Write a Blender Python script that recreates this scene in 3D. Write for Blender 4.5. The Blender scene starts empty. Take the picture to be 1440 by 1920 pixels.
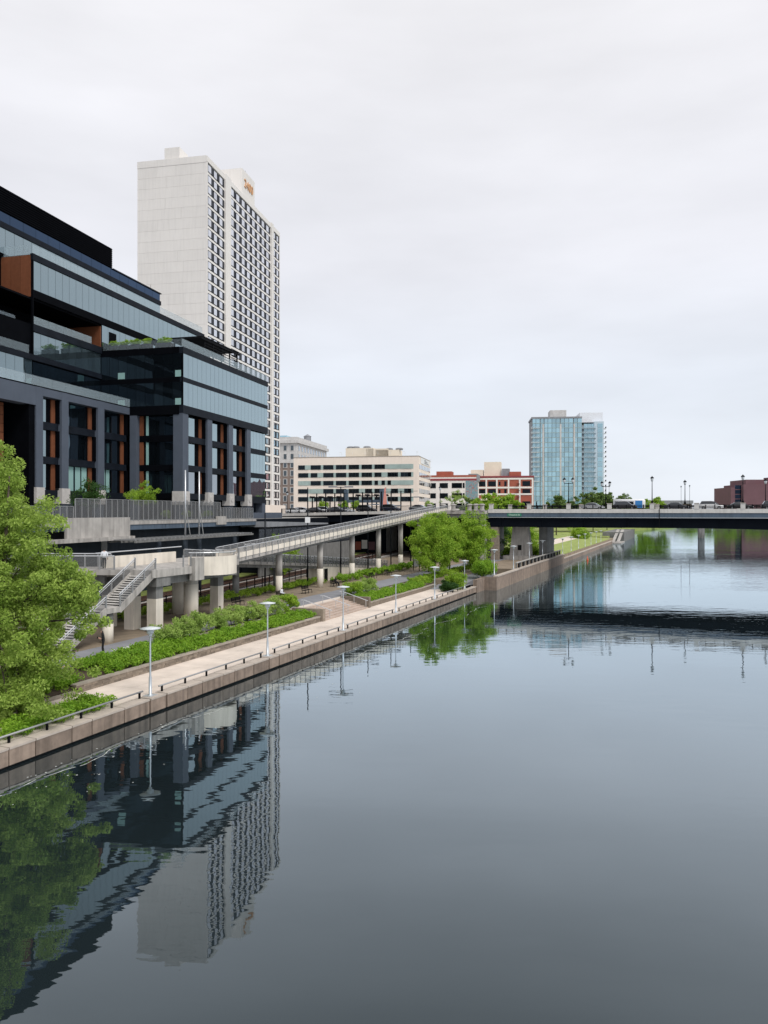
import bpy, math, random
import numpy as np
from mathutils import Vector, Matrix
random.seed(7); rng = np.random.default_rng(7)
S = bpy.context.scene
COL = S.collection
R = math.radians

# ------------------------------------------------------------------ camera, sky, sun, exposure
CAM_Z = 12.4
cam = bpy.data.cameras.new('camera'); camo = bpy.data.objects.new('camera', cam); COL.objects.link(camo)
camo.location = (0, 0, CAM_Z); camo.rotation_euler = (R(90), 0, 0)
cam.sensor_fit = 'HORIZONTAL'; cam.sensor_width = 36; cam.lens = 36.08
cam.clip_start = 0.5; cam.clip_end = 9000
S.camera = camo
SUN_EL, SUN_AZ = R(50), R(140)          # azimuth clockwise from +Y
W = bpy.data.worlds.new('World'); S.world = W; W.use_nodes = True
nt = W.node_tree; nt.nodes.clear()
def N(t, typ, **k):
    n = t.nodes.new(typ)
    for a, b in k.items(): setattr(n, a, b)
    return n
out = N(nt, 'ShaderNodeOutputWorld'); bg = N(nt, 'ShaderNodeBackground'); bg.inputs['Strength'].default_value = 0.1
sky = N(nt, 'ShaderNodeTexSky', sky_type='NISHITA', sun_disc=False); sky.sun_elevation = SUN_EL; sky.sun_rotation = SUN_AZ
tc = N(nt, 'ShaderNodeTexCoord'); sep = N(nt, 'ShaderNodeSeparateXYZ'); nt.links.new(tc.outputs['Generated'], sep.inputs[0])
ramp = N(nt, 'ShaderNodeValToRGB'); nt.links.new(sep.outputs['Z'], ramp.inputs[0])
cr = ramp.color_ramp; cr.elements[0].position = 0.0; cr.elements[0].color = (.73, .77, .83, 1)
cr.elements[1].position = .55; cr.elements[1].color = (.79, .785, .81, 1)
for p, c in ((.06, (.71, .75, .815, 1)), (.16, (.69, .725, .79, 1)), (.30, (.745, .75, .795, 1))):
    e = cr.elements.new(p); e.color = c
mp = N(nt, 'ShaderNodeMapping'); mp.inputs['Scale'].default_value = (1.2, 1.2, 4.5); nt.links.new(tc.outputs['Generated'], mp.inputs[0])
nz = N(nt, 'ShaderNodeTexNoise'); nz.inputs['Scale'].default_value = 2.1; nz.inputs['Detail'].default_value = 7; nz.inputs['Roughness'].default_value = .5
nt.links.new(mp.outputs[0], nz.inputs['Vector'])
r2 = N(nt, 'ShaderNodeMapRange'); r2.inputs[1].default_value = .3; r2.inputs[2].default_value = .7; r2.inputs[3].default_value = 6.85; r2.inputs[4].default_value = 8.05
nt.links.new(nz.outputs['Fac'], r2.inputs[0])
vm = N(nt, 'ShaderNodeVectorMath', operation='SCALE'); nt.links.new(ramp.outputs[0], vm.inputs[0]); nt.links.new(r2.outputs[0], vm.inputs['Scale'])
mx = N(nt, 'ShaderNodeMixRGB'); mx.inputs[0].default_value = .95
nt.links.new(sky.outputs[0], mx.inputs[1]); nt.links.new(vm.outputs[0], mx.inputs[2])
nt.links.new(mx.outputs[0], bg.inputs['Color']); nt.links.new(bg.outputs[0], out.inputs[0])
sl = bpy.data.lights.new('sun', 'SUN'); sl.energy = 1.3; sl.angle = R(22); sl.color = (1, .96, .9)
so = bpy.data.objects.new('sun', sl); COL.objects.link(so); so.location = (60, -60, 120)
sd = Vector((math.sin(SUN_AZ) * math.cos(SUN_EL), math.cos(SUN_AZ) * math.cos(SUN_EL), math.sin(SUN_EL)))
so.rotation_euler = (-sd).to_track_quat('-Z', 'Y').to_euler()
S.view_settings.view_transform = 'Standard'; S.view_settings.look = 'None'; S.view_settings.exposure = .65; S.view_settings.gamma = 1
S.view_settings.use_curve_mapping = False
S.cycles.max_bounces = 8; S.cycles.transparent_max_bounces = 16; S.cycles.use_denoising = True

# ------------------------------------------------------------------ materials
M = {}
def mat(name, col, rough=.7, metal=0., spec=.4, noise=None, bump=None, streak=0, noise2=None):
    m = bpy.data.materials.new(name); m.use_nodes = True; t = m.node_tree; p = t.nodes['Principled BSDF']
    p.inputs['Base Color'].default_value = (*col, 1); p.inputs['Roughness'].default_value = rough
    p.inputs['Metallic'].default_value = metal; p.inputs['Specular IOR Level'].default_value = spec
    if noise or bump or streak:
        g = N(t, 'ShaderNodeNewGeometry')
    src = None
    if noise:
        n = N(t, 'ShaderNodeTexNoise'); n.inputs['Scale'].default_value = noise[0]; n.inputs['Detail'].default_value = 6; n.inputs['Roughness'].default_value = .62
        t.links.new(g.outputs['Position'], n.inputs['Vector'])
        mr = N(t, 'ShaderNodeMapRange'); mr.inputs[1].default_value = .28; mr.inputs[2].default_value = .72
        mr.inputs[3].default_value = 1 - noise[1]; mr.inputs[4].default_value = 1 + noise[1]
        t.links.new(n.outputs['Fac'], mr.inputs[0])
        ri = N(t, 'ShaderNodeMapRange'); ri.inputs[3].default_value = 1 - (noise[2] if len(noise) > 2 else 0); ri.inputs[4].default_value = 1 + (noise[2] if len(noise) > 2 else 0)
        oi = N(t, 'ShaderNodeObjectInfo'); t.links.new(oi.outputs['Random'], ri.inputs[0])
        mu = N(t, 'ShaderNodeMath', operation='MULTIPLY'); t.links.new(mr.outputs[0], mu.inputs[0]); t.links.new(ri.outputs[0], mu.inputs[1])
        src = mu.outputs[0]
    if streak:
        mpn = N(t, 'ShaderNodeMapping'); mpn.inputs['Scale'].default_value = (1.6, 1.6, .12); t.links.new(g.outputs['Position'], mpn.inputs[0])
        n = N(t, 'ShaderNodeTexNoise'); n.inputs['Scale'].default_value = 1.5; n.inputs['Detail'].default_value = 5
        t.links.new(mpn.outputs[0], n.inputs['Vector'])
        mr = N(t, 'ShaderNodeMapRange'); mr.inputs[1].default_value = .45; mr.inputs[2].default_value = .75; mr.inputs[3].default_value = 1; mr.inputs[4].default_value = 1 - streak
        t.links.new(n.outputs['Fac'], mr.inputs[0])
        if src:
            mu = N(t, 'ShaderNodeMath', operation='MULTIPLY'); t.links.new(src, mu.inputs[0]); t.links.new(mr.outputs[0], mu.inputs[1]); src = mu.outputs[0]
        else: src = mr.outputs[0]
    if src:
        v = N(t, 'ShaderNodeVectorMath', operation='SCALE'); v.inputs[0].default_value = col; t.links.new(src, v.inputs['Scale'])
        t.links.new(v.outputs[0], p.inputs['Base Color'])
    if bump:
        n = N(t, 'ShaderNodeTexNoise'); n.inputs['Scale'].default_value = bump[0]; n.inputs['Detail'].default_value = 4
        t.links.new(g.outputs['Position'], n.inputs['Vector'])
        b = N(t, 'ShaderNodeBump'); b.inputs['Strength'].default_value = bump[1]; b.inputs['Distance'].default_value = bump[2] if len(bump) > 2 else .03
        t.links.new(n.outputs['Fac'], b.inputs['Height']); t.links.new(b.outputs[0], p.inputs['Normal'])
    M[name] = m; return m
def glass(name, base, tint, f0=.05, pw=1.4, var=.15, rough=.015, wave=.02):
    """coated facade glass: dark body, mirror coat that strengthens towards grazing"""
    m = bpy.data.materials.new(name); m.use_nodes = True; t = m.node_tree; t.nodes.remove(t.nodes['Principled BSDF'])
    o = t.nodes['Material Output']; d = N(t, 'ShaderNodeBsdfDiffuse'); gl = N(t, 'ShaderNodeBsdfGlossy'); gl.inputs['Roughness'].default_value = rough
    gl.inputs['Color'].default_value = (*tint, 1)
    oi = N(t, 'ShaderNodeObjectInfo'); mr = N(t, 'ShaderNodeMapRange'); mr.inputs[3].default_value = 1 - var; mr.inputs[4].default_value = 1 + var
    t.links.new(oi.outputs['Random'], mr.inputs[0]); v = N(t, 'ShaderNodeVectorMath', operation='SCALE'); v.inputs[0].default_value = base
    t.links.new(mr.outputs[0], v.inputs['Scale']); t.links.new(v.outputs[0], d.inputs['Color'])
    lw = N(t, 'ShaderNodeLayerWeight'); lw.inputs['Blend'].default_value = .5
    p = N(t, 'ShaderNodeMath', operation='POWER'); p.inputs[1].default_value = pw; t.links.new(lw.outputs['Facing'], p.inputs[0])
    ma = N(t, 'ShaderNodeMath', operation='MULTIPLY_ADD'); ma.inputs[1].default_value = 1 - f0; ma.inputs[2].default_value = f0; t.links.new(p.outputs[0], ma.inputs[0])
    if wave:
        g = N(t, 'ShaderNodeNewGeometry'); n = N(t, 'ShaderNodeTexNoise'); n.inputs['Scale'].default_value = .35; n.inputs['Detail'].default_value = 1
        t.links.new(g.outputs['Position'], n.inputs['Vector']); b = N(t, 'ShaderNodeBump'); b.inputs['Strength'].default_value = 1; b.inputs['Distance'].default_value = wave
        t.links.new(n.outputs['Fac'], b.inputs['Height']); t.links.new(b.outputs[0], gl.inputs['Normal'])
    mxs = N(t, 'ShaderNodeMixShader'); t.links.new(ma.outputs[0], mxs.inputs[0]); t.links.new(d.outputs[0], mxs.inputs[1]); t.links.new(gl.outputs[0], mxs.inputs[2])
    t.links.new(mxs.outputs[0], o.inputs[0]); M[name] = m; return m
def veil(name, col, alpha, gloss=.0):
    """see-through sheet (wire mesh, railing glass)"""
    m = bpy.data.materials.new(name); m.use_nodes = True; t = m.node_tree; p = t.nodes['Principled BSDF']
    p.inputs['Base Color'].default_value = (*col, 1); p.inputs['Roughness'].default_value = .25 if gloss else .6
    p.inputs['Specular IOR Level'].default_value = .5
    tr = N(t, 'ShaderNodeBsdfTransparent'); mxs = N(t, 'ShaderNodeMixShader'); mxs.inputs[0].default_value = alpha
    t.links.new(tr.outputs[0], mxs.inputs[1]); t.links.new(p.outputs[0], mxs.inputs[2]); t.links.new(mxs.outputs[0], t.nodes['Material Output'].inputs[0])
    M[name] = m; return m
def leafmat(name, c1, c2, trans=.35):
    m = bpy.data.materials.new(name); m.use_nodes = True; t = m.node_tree; t.nodes.remove(t.nodes['Principled BSDF'])
    g = N(t, 'ShaderNodeNewGeometry'); r = N(t, 'ShaderNodeValToRGB'); r.color_ramp.elements[0].color = (*c1, 1); r.color_ramp.elements[1].color = (*c2, 1)
    nz = N(t, 'ShaderNodeTexNoise'); nz.inputs['Scale'].default_value = .55; nz.inputs['Detail'].default_value = 2
    t.links.new(g.outputs['Position'], nz.inputs['Vector'])
    mr = N(t, 'ShaderNodeMapRange'); mr.inputs[1].default_value = .3; mr.inputs[2].default_value = .7; t.links.new(nz.outputs['Fac'], mr.inputs[0])
    a = N(t, 'ShaderNodeMath', operation='MULTIPLY_ADD'); a.inputs[1].default_value = .5; t.links.new(g.outputs['Random Per Island'], a.inputs[0])
    h = N(t, 'ShaderNodeMath', operation='MULTIPLY'); h.inputs[1].default_value = .5; t.links.new(mr.outputs[0], h.inputs[0]); t.links.new(h.outputs[0], a.inputs[2])
    t.links.new(a.outputs[0], r.inputs[0])
    d = N(t, 'ShaderNodeBsdfPrincipled'); d.inputs['Roughness'].default_value = .55; d.inputs['Specular IOR Level'].default_value = .25
    tl = N(t, 'ShaderNodeBsdfTranslucent'); t.links.new(r.outputs[0], d.inputs['Base Color']); t.links.new(r.outputs[0], tl.inputs['Color'])
    mxs = N(t, 'ShaderNodeMixShader'); mxs.inputs[0].default_value = trans
    t.links.new(d.outputs[0], mxs.inputs[1]); t.links.new(tl.outputs[0], mxs.inputs[2]); t.links.new(mxs.outputs[0], t.nodes['Material Output'].inputs[0])
    M[name] = m; return m

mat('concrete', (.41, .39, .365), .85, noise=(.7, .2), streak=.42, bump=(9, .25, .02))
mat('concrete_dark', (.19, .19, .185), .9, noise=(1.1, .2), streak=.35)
mat('beige_paint', (.74, .68, .59), .75, noise=(.7, .09, .03), streak=.2)
mat('tower_precast', (.75, .722, .69), .85, noise=(.12, .04, .02), streak=.07)
mat('tower_wall', (.82, .79, .75), .85, noise=(.2, .05))
mat('quay_block', (.27, .207, .163), .8, noise=(1.4, .25, .16), streak=.45, bump=(7, .3, .02))
mat('quay_shade', (.02, .02, .018), .5)  # near-black: shade of the waterline recess put into the colour
mat('quay_cap', (.46, .40, .345), .85, noise=(1.2, .15, .06))
mat('pavement', (.66, .575, .50), .9, noise=(.45, .16, .06), bump=(25, .15, .01))
mat('asphalt', (.225, .23, .25), .9, noise=(.6, .12), bump=(40, .2, .01))
mat('road', (.07, .07, .075), .9, noise=(.5, .2))
mat('soil', (.25, .20, .145), .95, noise=(.5, .3), bump=(6, .5, .05))
mat('mulch', (.07, .05, .035), .95, noise=(2, .4), bump=(14, .7, .05))
mat('ballast', (.33, .31, .29), .95, noise=(5, .4), bump=(12, 1, .06))
mat('grass', (.27, .33, .09), .95, noise=(.7, .3), bump=(15, .8, .05))
mat('terrain', (.13, .16, .075), .95, noise=(.05, .3))
mat('city_ground', (.30, .29, .275), .95, noise=(.1, .15))
mat('stone_wall', (.235, .195, .155), .9, noise=(3, .25, .25), bump=(16, .5, .02))
mat('coping', (.33, .29, .245), .9, noise=(1.5, .2, .06))
mat('step_stone', (.47, .38, .32), .9, noise=(1, .15, .05))
mat('steel_grey', (.30, .305, .31), .45, metal=.35, noise=(1.5, .12))
mat('steel_light', (.62, .64, .66), .35, metal=.55, noise=(2, .08))
mat('steel_black', (.007, .0075, .009), .6, spec=.06)
mat('steel_dark', (.012, .015, .02), .6, spec=.08, noise=(1.2, .2))
mat('panel_black', (.003, .0035, .005), .6, spec=.02, noise=(.6, .25))
mat('panel_navy', (.008, .012, .022), .4, spec=.2, noise=(.5, .2, .2))
mat('louvre', (.002, .002, .003), .8, spec=0)
mat('band_dark', (.010, .013, .019), .5, spec=.07, noise=(.7, .3))
mat('column_blue', (.08, .096, .125), .65, spec=.2, noise=(.8, .08))
mat('terracotta', (.17, .06, .028), .7, spec=.2, noise=(2.2, .12, .08), streak=.12)
mat('plinth_stone', (.48, .46, .44), .8, noise=(2, .15))
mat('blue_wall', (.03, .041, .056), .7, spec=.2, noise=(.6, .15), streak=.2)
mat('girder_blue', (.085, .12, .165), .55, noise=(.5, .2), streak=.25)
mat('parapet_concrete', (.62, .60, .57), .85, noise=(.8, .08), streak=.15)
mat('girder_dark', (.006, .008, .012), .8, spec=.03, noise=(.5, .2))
mat('white_paint', (.75, .76, .77), .5)
mat('pale_clad', (.50, .60, .68), .5, noise=(.1, .06))
mat('screen_clad', (.74, .76, .80), .6)
mat('lamp_metal', (.50, .54, .58), .4, metal=.5)
mat('lamp_glass', (.60, .64, .66), .35)
mat('curtain', (.24, .40, .38), .8)
mat('brick_red', (.36, .105, .07), .85, noise=(.4, .12))
mat('brick_white', (.80, .765, .73), .85, noise=(.3, .06))
mat('brick_purple', (.155, .08, .092), .85, noise=(.15, .12))
mat('brick_tan', (.24, .19, .165), .85, noise=(.3, .15))
mat('cream', (.78, .70, .58), .85, noise=(.2, .08))
mat('office_beige', (.80, .705, .62), .85, noise=(.1, .07), streak=.06)
mat('ornate_stone', (.56, .55, .54), .85, noise=(.3, .15), streak=.2)
mat('teal_strip', (.33, .42, .40), .3, noise=(.4, .15))
mat('red_trim', (.26, .05, .06), .7)
mat('roof_grey', (.25, .26, .28), .8, noise=(.5, .2))
mat('bark', (.09, .07, .055), .95, noise=(4, .3), bump=(20, .6, .02))
mat('sign_green', (.03, .22, .13), .5); mat('sign_orange', (.60, .33, .16), .5)
mat('yellow_line', (.6, .45, .07), .7, noise=(3, .25)); mat('white_line', (.62, .62, .62), .7, noise=(3, .25))
mat('rail_rust', (.10, .055, .04), .7, metal=.3, noise=(2, .3)); mat('tie_wood', (.05, .04, .033), .95)
mat('rubber', (.012, .012, .012), .8); mat('rim', (.35, .36, .37), .35, metal=.8)
mat('skin', (.45, .27, .2), .6); mat('cloth_white', (.72, .74, .78), .8); mat('cloth_black', (.011, .011, .013), .85); mat('hair', (.015, .011, .01), .6); mat('cloth_tan', (.38, .3, .22), .8)
mat('headlight', (.7, .72, .75), .1); mat('taillight', (.35, .015, .012), .25)
mat('sail_pink', (.86, .36, .29), .7); mat('sail_blue', (.42, .60, .75), .7)
mat('planter_box', (.03, .032, .036), .6); mat('buoy_orange', (.75, .14, .06), .5); mat('duck_brown', (.09, .06, .045), .8)
mat('foam', (.5, .52, .5), .8)
glass('glass_facade', (.035, .05, .058), (.66, .81, .86), .04, 1.05)
glass('glass_navy', (.006, .009, .016), (.17, .26, .42), .05, 1.6, var=.5)
glass('glass_dark', (.004, .006, .008), (.5, .66, .8), .025, 1.9, var=.4)
glass('glass_window', (.02, .03, .036), (.85, .92, 1), .08, 1.5, var=.5)
glass('glass_tower', (.30, .32, .36), (.95, .96, 1), .08, 1.2, var=.55, wave=0)
glass('glass_sky', (.22, .38, .47), (.72, .93, 1), .25, 1.6, var=.3, wave=.01)
glass('glass_car', (.01, .012, .014), (.9, .95, 1), .08, 2.5, wave=0)
veil('mesh', (.13, .135, .14), .42); veil('mesh_light', (.26, .27, .28), .42); veil('rail_glass', (.42, .52, .57), .27, 1); veil('rail_clear', (.42, .52, .57), .10, 1); veil('chain_link', (.06, .07, .09), .5)
leafmat('leaf_spring', (.18, .30, .035), (.50, .64, .15), .42)
leafmat('leaf_mid', (.16, .32, .02), (.44, .60, .075), .42)
leafmat('leaf_cover', (.12, .28, .016), (.36, .56, .055), .4)
leafmat('leaf_pale', (.20, .34, .055), (.50, .63, .18), .42)
leafmat('leaf_dark', (.02, .06, .012), (.07, .16, .03), .3)
leafmat('leaf_far', (.09, .16, .035), (.2, .29, .08), .3)

# ------------------------------------------------------------------ builders
class MB:
    def __init__(s): s.v = []; s.f = []; s.m = []
    def add(s, vs, fs, mi=0):
        o = len(s.v); s.v += [tuple(v) for v in vs]; s.f += [tuple(i + o for i in f) for f in fs]; s.m += [mi] * len(fs); return s
    def box(s, x0, x1, y0, y1, z0, z1, mi=0):
        return s.add([(x0, y0, z0), (x1, y0, z0), (x1, y1, z0), (x0, y1, z0), (x0, y0, z1), (x1, y0, z1), (x1, y1, z1), (x0, y1, z1)],
              [(3, 2, 1, 0), (4, 5, 6, 7), (0, 1, 5, 4), (1, 2, 6, 5), (2, 3, 7, 6), (3, 0, 4, 7)], mi)
    def bar(s, p, q, w, h=None, mi=0):
        h = h or w; p = Vector(p); q = Vector(q); d = (q - p).normalized(); up = Vector((0, 0, 1)) if abs(d.z) < .95 else Vector((0, 1, 0))
        a = d.cross(up).normalized() * w / 2; b = a.cross(d).normalized() * h / 2
        return s.add([p - a - b, p + a - b, p + a + b, p - a + b, q - a - b, q + a - b, q + a + b, q - a + b],
              [(3, 2, 1, 0), (4, 5, 6, 7), (0, 1, 5, 4), (1, 2, 6, 5), (2, 3, 7, 6), (3, 0, 4, 7)], mi)
    def tube(s, p, q, r0, r1=None, n=8, mi=0):
        r1 = r0 if r1 is None else r1; p = Vector(p); q = Vector(q); d = (q - p).normalized(); up = Vector((0, 0, 1)) if abs(d.z) < .95 else Vector((0, 1, 0))
        a = d.cross(up).normalized(); b = a.cross(d)
        vs = [p + (a * math.cos(2 * math.pi * i / n) + b * math.sin(2 * math.pi * i / n)) * r0 for i in range(n)] + \
             [q + (a * math.cos(2 * math.pi * i / n) + b * math.sin(2 * math.pi * i / n)) * r1 for i in range(n)]
        fs = [(i, (i + 1) % n, n + (i + 1) % n, n + i) for i in range(n)] + [tuple(range(n - 1, -1, -1)), tuple(range(n, 2 * n))]
        return s.add(vs, fs, mi)
    def path(s, pts, r, n=6, mi=0):
        for a, b in zip(pts[:-1], pts[1:]): s.tube(a, b, r, r, n, mi)
        return s
    def lathe(s, prof, c=(0, 0, 0), n=14, mi=0):
        vs = []; fs = []
        for r, z in prof: vs += [(c[0] + r * math.cos(2 * math.pi * i / n), c[1] + r * math.sin(2 * math.pi * i / n), c[2] + z) for i in range(n)]
        for k in range(len(prof) - 1):
            fs += [(k * n + i, k * n + (i + 1) % n, (k + 1) * n + (i + 1) % n, (k + 1) * n + i) for i in range(n)]
        fs.append(tuple(range(n - 1, -1, -1))); fs.append(tuple(range((len(prof) - 1) * n, len(prof) * n)))
        return s.add(vs, fs, mi)
    def prism(s, poly, z0, z1, mi=0):
        n = len(poly); z0f = z0 if callable(z0) else (lambda x, y: z0); z1f = z1 if callable(z1) else (lambda x, y: z1)
        vs = [(x, y, z0f(x, y)) for x, y in poly] + [(x, y, z1f(x, y)) for x, y in poly]
        fs = [tuple(range(n - 1, -1, -1)), tuple(range(n, 2 * n))] + [(i, (i + 1) % n, n + (i + 1) % n, n + i) for i in range(n)]
        return s.add(vs, fs, mi)
    def mesh(s, name, mats, smooth=False):
        me = bpy.data.meshes.new(name); me.from_pydata(s.v, [], s.f)
        for m in (mats if isinstance(mats, (list, tuple)) else [mats]): me.materials.append(M[m])
        if any(s.m): me.polygons.foreach_set('material_index', s.m)
        if smooth: me.polygons.foreach_set('use_smooth', [True] * len(me.polygons))
        me.update(); return me
    def build(s, name, mats, parent=None, smooth=False, loc=None, rz=0):
        return link(name, s.mesh(name, mats, smooth), parent, loc, rz)
def link(name, data, parent=None, loc=None, rz=0, scale=None):
    o = bpy.data.objects.new(name, data); COL.objects.link(o)
    if parent: o.parent = parent
    if loc is not None: o.location = loc
    if rz: o.rotation_euler = (0, 0, rz)
    if scale: o.scale = scale
    return o
def tag(o, label=None, cat=None, group=None, kind=None):
    if label: o['label'] = label
    if cat: o['category'] = cat
    if group: o['group'] = group
    if kind: o['kind'] = kind
    return o
def thing(name, label, cat, loc=(0, 0, 0), rz=0, group=None):
    return tag(link(name, None, None, loc, rz), label, cat, group)
def copy_tree(o, parent=None):
    c = o.copy(); COL.objects.link(c); c.parent = parent
    for ch in list(o.children): copy_tree(ch, c)
    return c
def bx(name, m, parent, *a): return MB().box(*a).build(name, m, parent)
_cube = {}
def cube(m):
    if m not in _cube: _cube[m] = MB().box(-.5, .5, -.5, .5, -.5, .5).mesh('unit_' + m, m)
    return _cube[m]
def blk(name, m, parent, x0, x1, y0, y1, z0, z1):
    """a box piece on shared mesh data"""
    return link(name, cube(m), parent, ((x0 + x1) / 2, (y0 + y1) / 2, (z0 + z1) / 2), 0, (x1 - x0, y1 - y0, z1 - z0))
def text_mesh(s, size, m, depth=.03):
    cu = bpy.data.curves.new('lettering', 'FONT'); cu.body = s; cu.size = size; cu.extrude = depth; cu.align_x = 'CENTER'; cu.align_y = 'CENTER'
    o = bpy.data.objects.new('lettering', cu); COL.objects.link(o); dg = bpy.context.evaluated_depsgraph_get()
    me = bpy.data.meshes.new_from_object(o.evaluated_get(dg)); bpy.data.objects.remove(o); me.materials.clear(); me.materials.append(M[m]); return me

# local frames: x along, y to the left of it
def fr(ox, oy, dx, dy):
    l = math.hypot(dx, dy); return (ox, oy, dx / l, dy / l, math.atan2(dy, dx))
RIV = fr(-32.35, 0, .4, 1)            # along the quay edge, y = inland
BLD = fr(-28, 107, .2453, .9695)      # along the office facade
TOW = fr(-45.5, 198, .2017, .9794)
RMP = fr(-44.3, 0, .34, 1)            # centre line of the ramp
BRG = fr(0, 173.3, 1, -.42)           # along the near bridge parapet, y = far side
def W_(F, s, n): return (F[0] + s * F[2] - n * F[3], F[1] + s * F[3] + n * F[2])
def fthing(F, name, label, cat, group=None): return thing(name, label, cat, (F[0], F[1], 0), F[4], group)
def fstruct(F, name, mb, m, label=None):
    o = mb.build(name, m, None, False, (F[0], F[1], 0), F[4]); return tag(o, label, None, None, 'structure')

# ------------------------------------------------------------------ foliage
def leaf_mesh(name, C, rad, per, size, m, flat=.75, up=.35):
    """C (k,3) clump centres, rad (k,), per leaves each; folded rhombic leaves"""
    k = len(C); n = k * per
    d = rng.normal(size=(n, 3)); d /= np.linalg.norm(d, axis=1)[:, None]
    r = rng.random(n) ** .45
    rr = np.repeat(np.asarray(rad, float), per)
    P = np.repeat(np.asarray(C, float), per, axis=0) + d * (r * rr)[:, None] * np.array([1, 1, flat])
    nrm = rng.normal(size=(n, 3)) * .8 + d * .5 + np.array([0, 0, up]); nrm /= np.linalg.norm(nrm, axis=1)[:, None]
    t = np.cross(nrm, rng.normal(size=(n, 3))); t /= np.linalg.norm(t, axis=1)[:, None]; b = np.cross(nrm, t)
    sz = size * (.6 + .8 * rng.random(n))[:, None]
    V = np.empty((n, 4, 3)); V[:, 0] = P - t * sz; V[:, 1] = P + b * sz * .45 + nrm * sz * .12; V[:, 2] = P + t * sz; V[:, 3] = P - b * sz * .45 + nrm * sz * .12
    me = bpy.data.meshes.new(name); me.vertices.add(n * 4); me.vertices.foreach_set('co', V.ravel())
    me.loops.add(n * 4); me.polygons.add(n); me.loops.foreach_set('vertex_index', np.arange(n * 4, dtype=np.int32))
    me.polygons.foreach_set('loop_start', np.arange(0, n * 4, 4, dtype=np.int32)); me.polygons.foreach_set('loop_total', np.full(n, 4, np.int32))
    me.materials.append(M[m]); me.update(calc_edges=True); return me
def crown_points(cx, cy, cz, rx, ry, rz, k, lump=.25, seed=0):
    g = np.random.default_rng(seed); d = g.normal(size=(k, 3)); d /= np.linalg.norm(d, axis=1)[:, None]
    ph = g.random(6) * 6.28
    l = 1 + lump * (np.sin(3 * d[:, 0] + ph[0]) * np.sin(4 * d[:, 1] + ph[1]) + .7 * np.sin(5 * d[:, 2] + ph[2] + 3 * d[:, 0]) + .5 * np.sin(7 * d[:, 1] + 6 * d[:, 2] + ph[3]))
    r = g.random(k) ** .4 * l
    return np.array([cx, cy, cz]) + d * r[:, None] * np.array([rx, ry, rz])
def tree(name, label, x, y, z0, top, rx, low, k, per, crad, leaf, m, seed, trunk_r=.16, lump=.25, group=None, ry=None, lean=(0, 0), stems=1, blobs=None):
    t = thing(name, label, 'tree', (x, y, z0), 0, group); h = top - z0; lo = low - z0
    cz = (h + lo) / 2; rz = (h - lo) / 2
    C = crown_points(lean[0], lean[1], cz, rx, ry or rx, rz, k, lump, seed); g = random.Random(seed)
    if blobs: C = np.concatenate([crown_points(*q[:6], q[6], lump, q[7]) for q in blobs])
    crown = link('crown', leaf_mesh('crown', C, [crad * g.uniform(.6, 1.3) for _ in C], per, leaf, m), t)
    b = MB(); tips = [C[g.randrange(len(C))] for _ in range(46 if blobs else 9)]
    for q in range(stems):
        ox = (q - (stems - 1) / 2) * trunk_r * 3
        mid = Vector((ox * 1.5 + lean[0] * .4, lean[1] * .4, cz * .75)); b.tube((ox, 0, -.2), mid, trunk_r, trunk_r * .7, 8); b.tube(mid, (lean[0] * .8 + ox, lean[1] * .8, h * .85), trunk_r * .7, trunk_r * .15, 7)
        for tp in tips[q::stems]:
            st = mid.lerp(Vector((ox, 0, 0)), g.uniform(0, .5)); tp = Vector(tp); mm = st.lerp(tp, .5) + Vector((0, 0, .5))
            b.tube(st, mm, trunk_r * .4, trunk_r * .25, 5); b.tube(mm, tp, trunk_r * .25, .012, 5)
    b.build('trunk', 'bark', t, True); return t
def shrub(label, x, y, z0, r, h, m, seed, k=34, per=70, leaf=.09, group=None, name='shrub'):
    t = thing(name, label, 'shrub', (x, y, z0), 0, group)
    C = crown_points(0, 0, h * .52, r * .85, r * .85, h * .42, k, .22, seed)
    link('foliage', leaf_mesh('foliage', C, [r * .32] * k, per, leaf, m), t)
    b = MB(); g = random.Random(seed)
    for _ in range(6): c = C[g.randrange(k)]; b.tube((g.uniform(-.1, .1), g.uniform(-.1, .1), -.1), c, .025, .008, 5)
    b.build('stem', 'bark', t); return t

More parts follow.
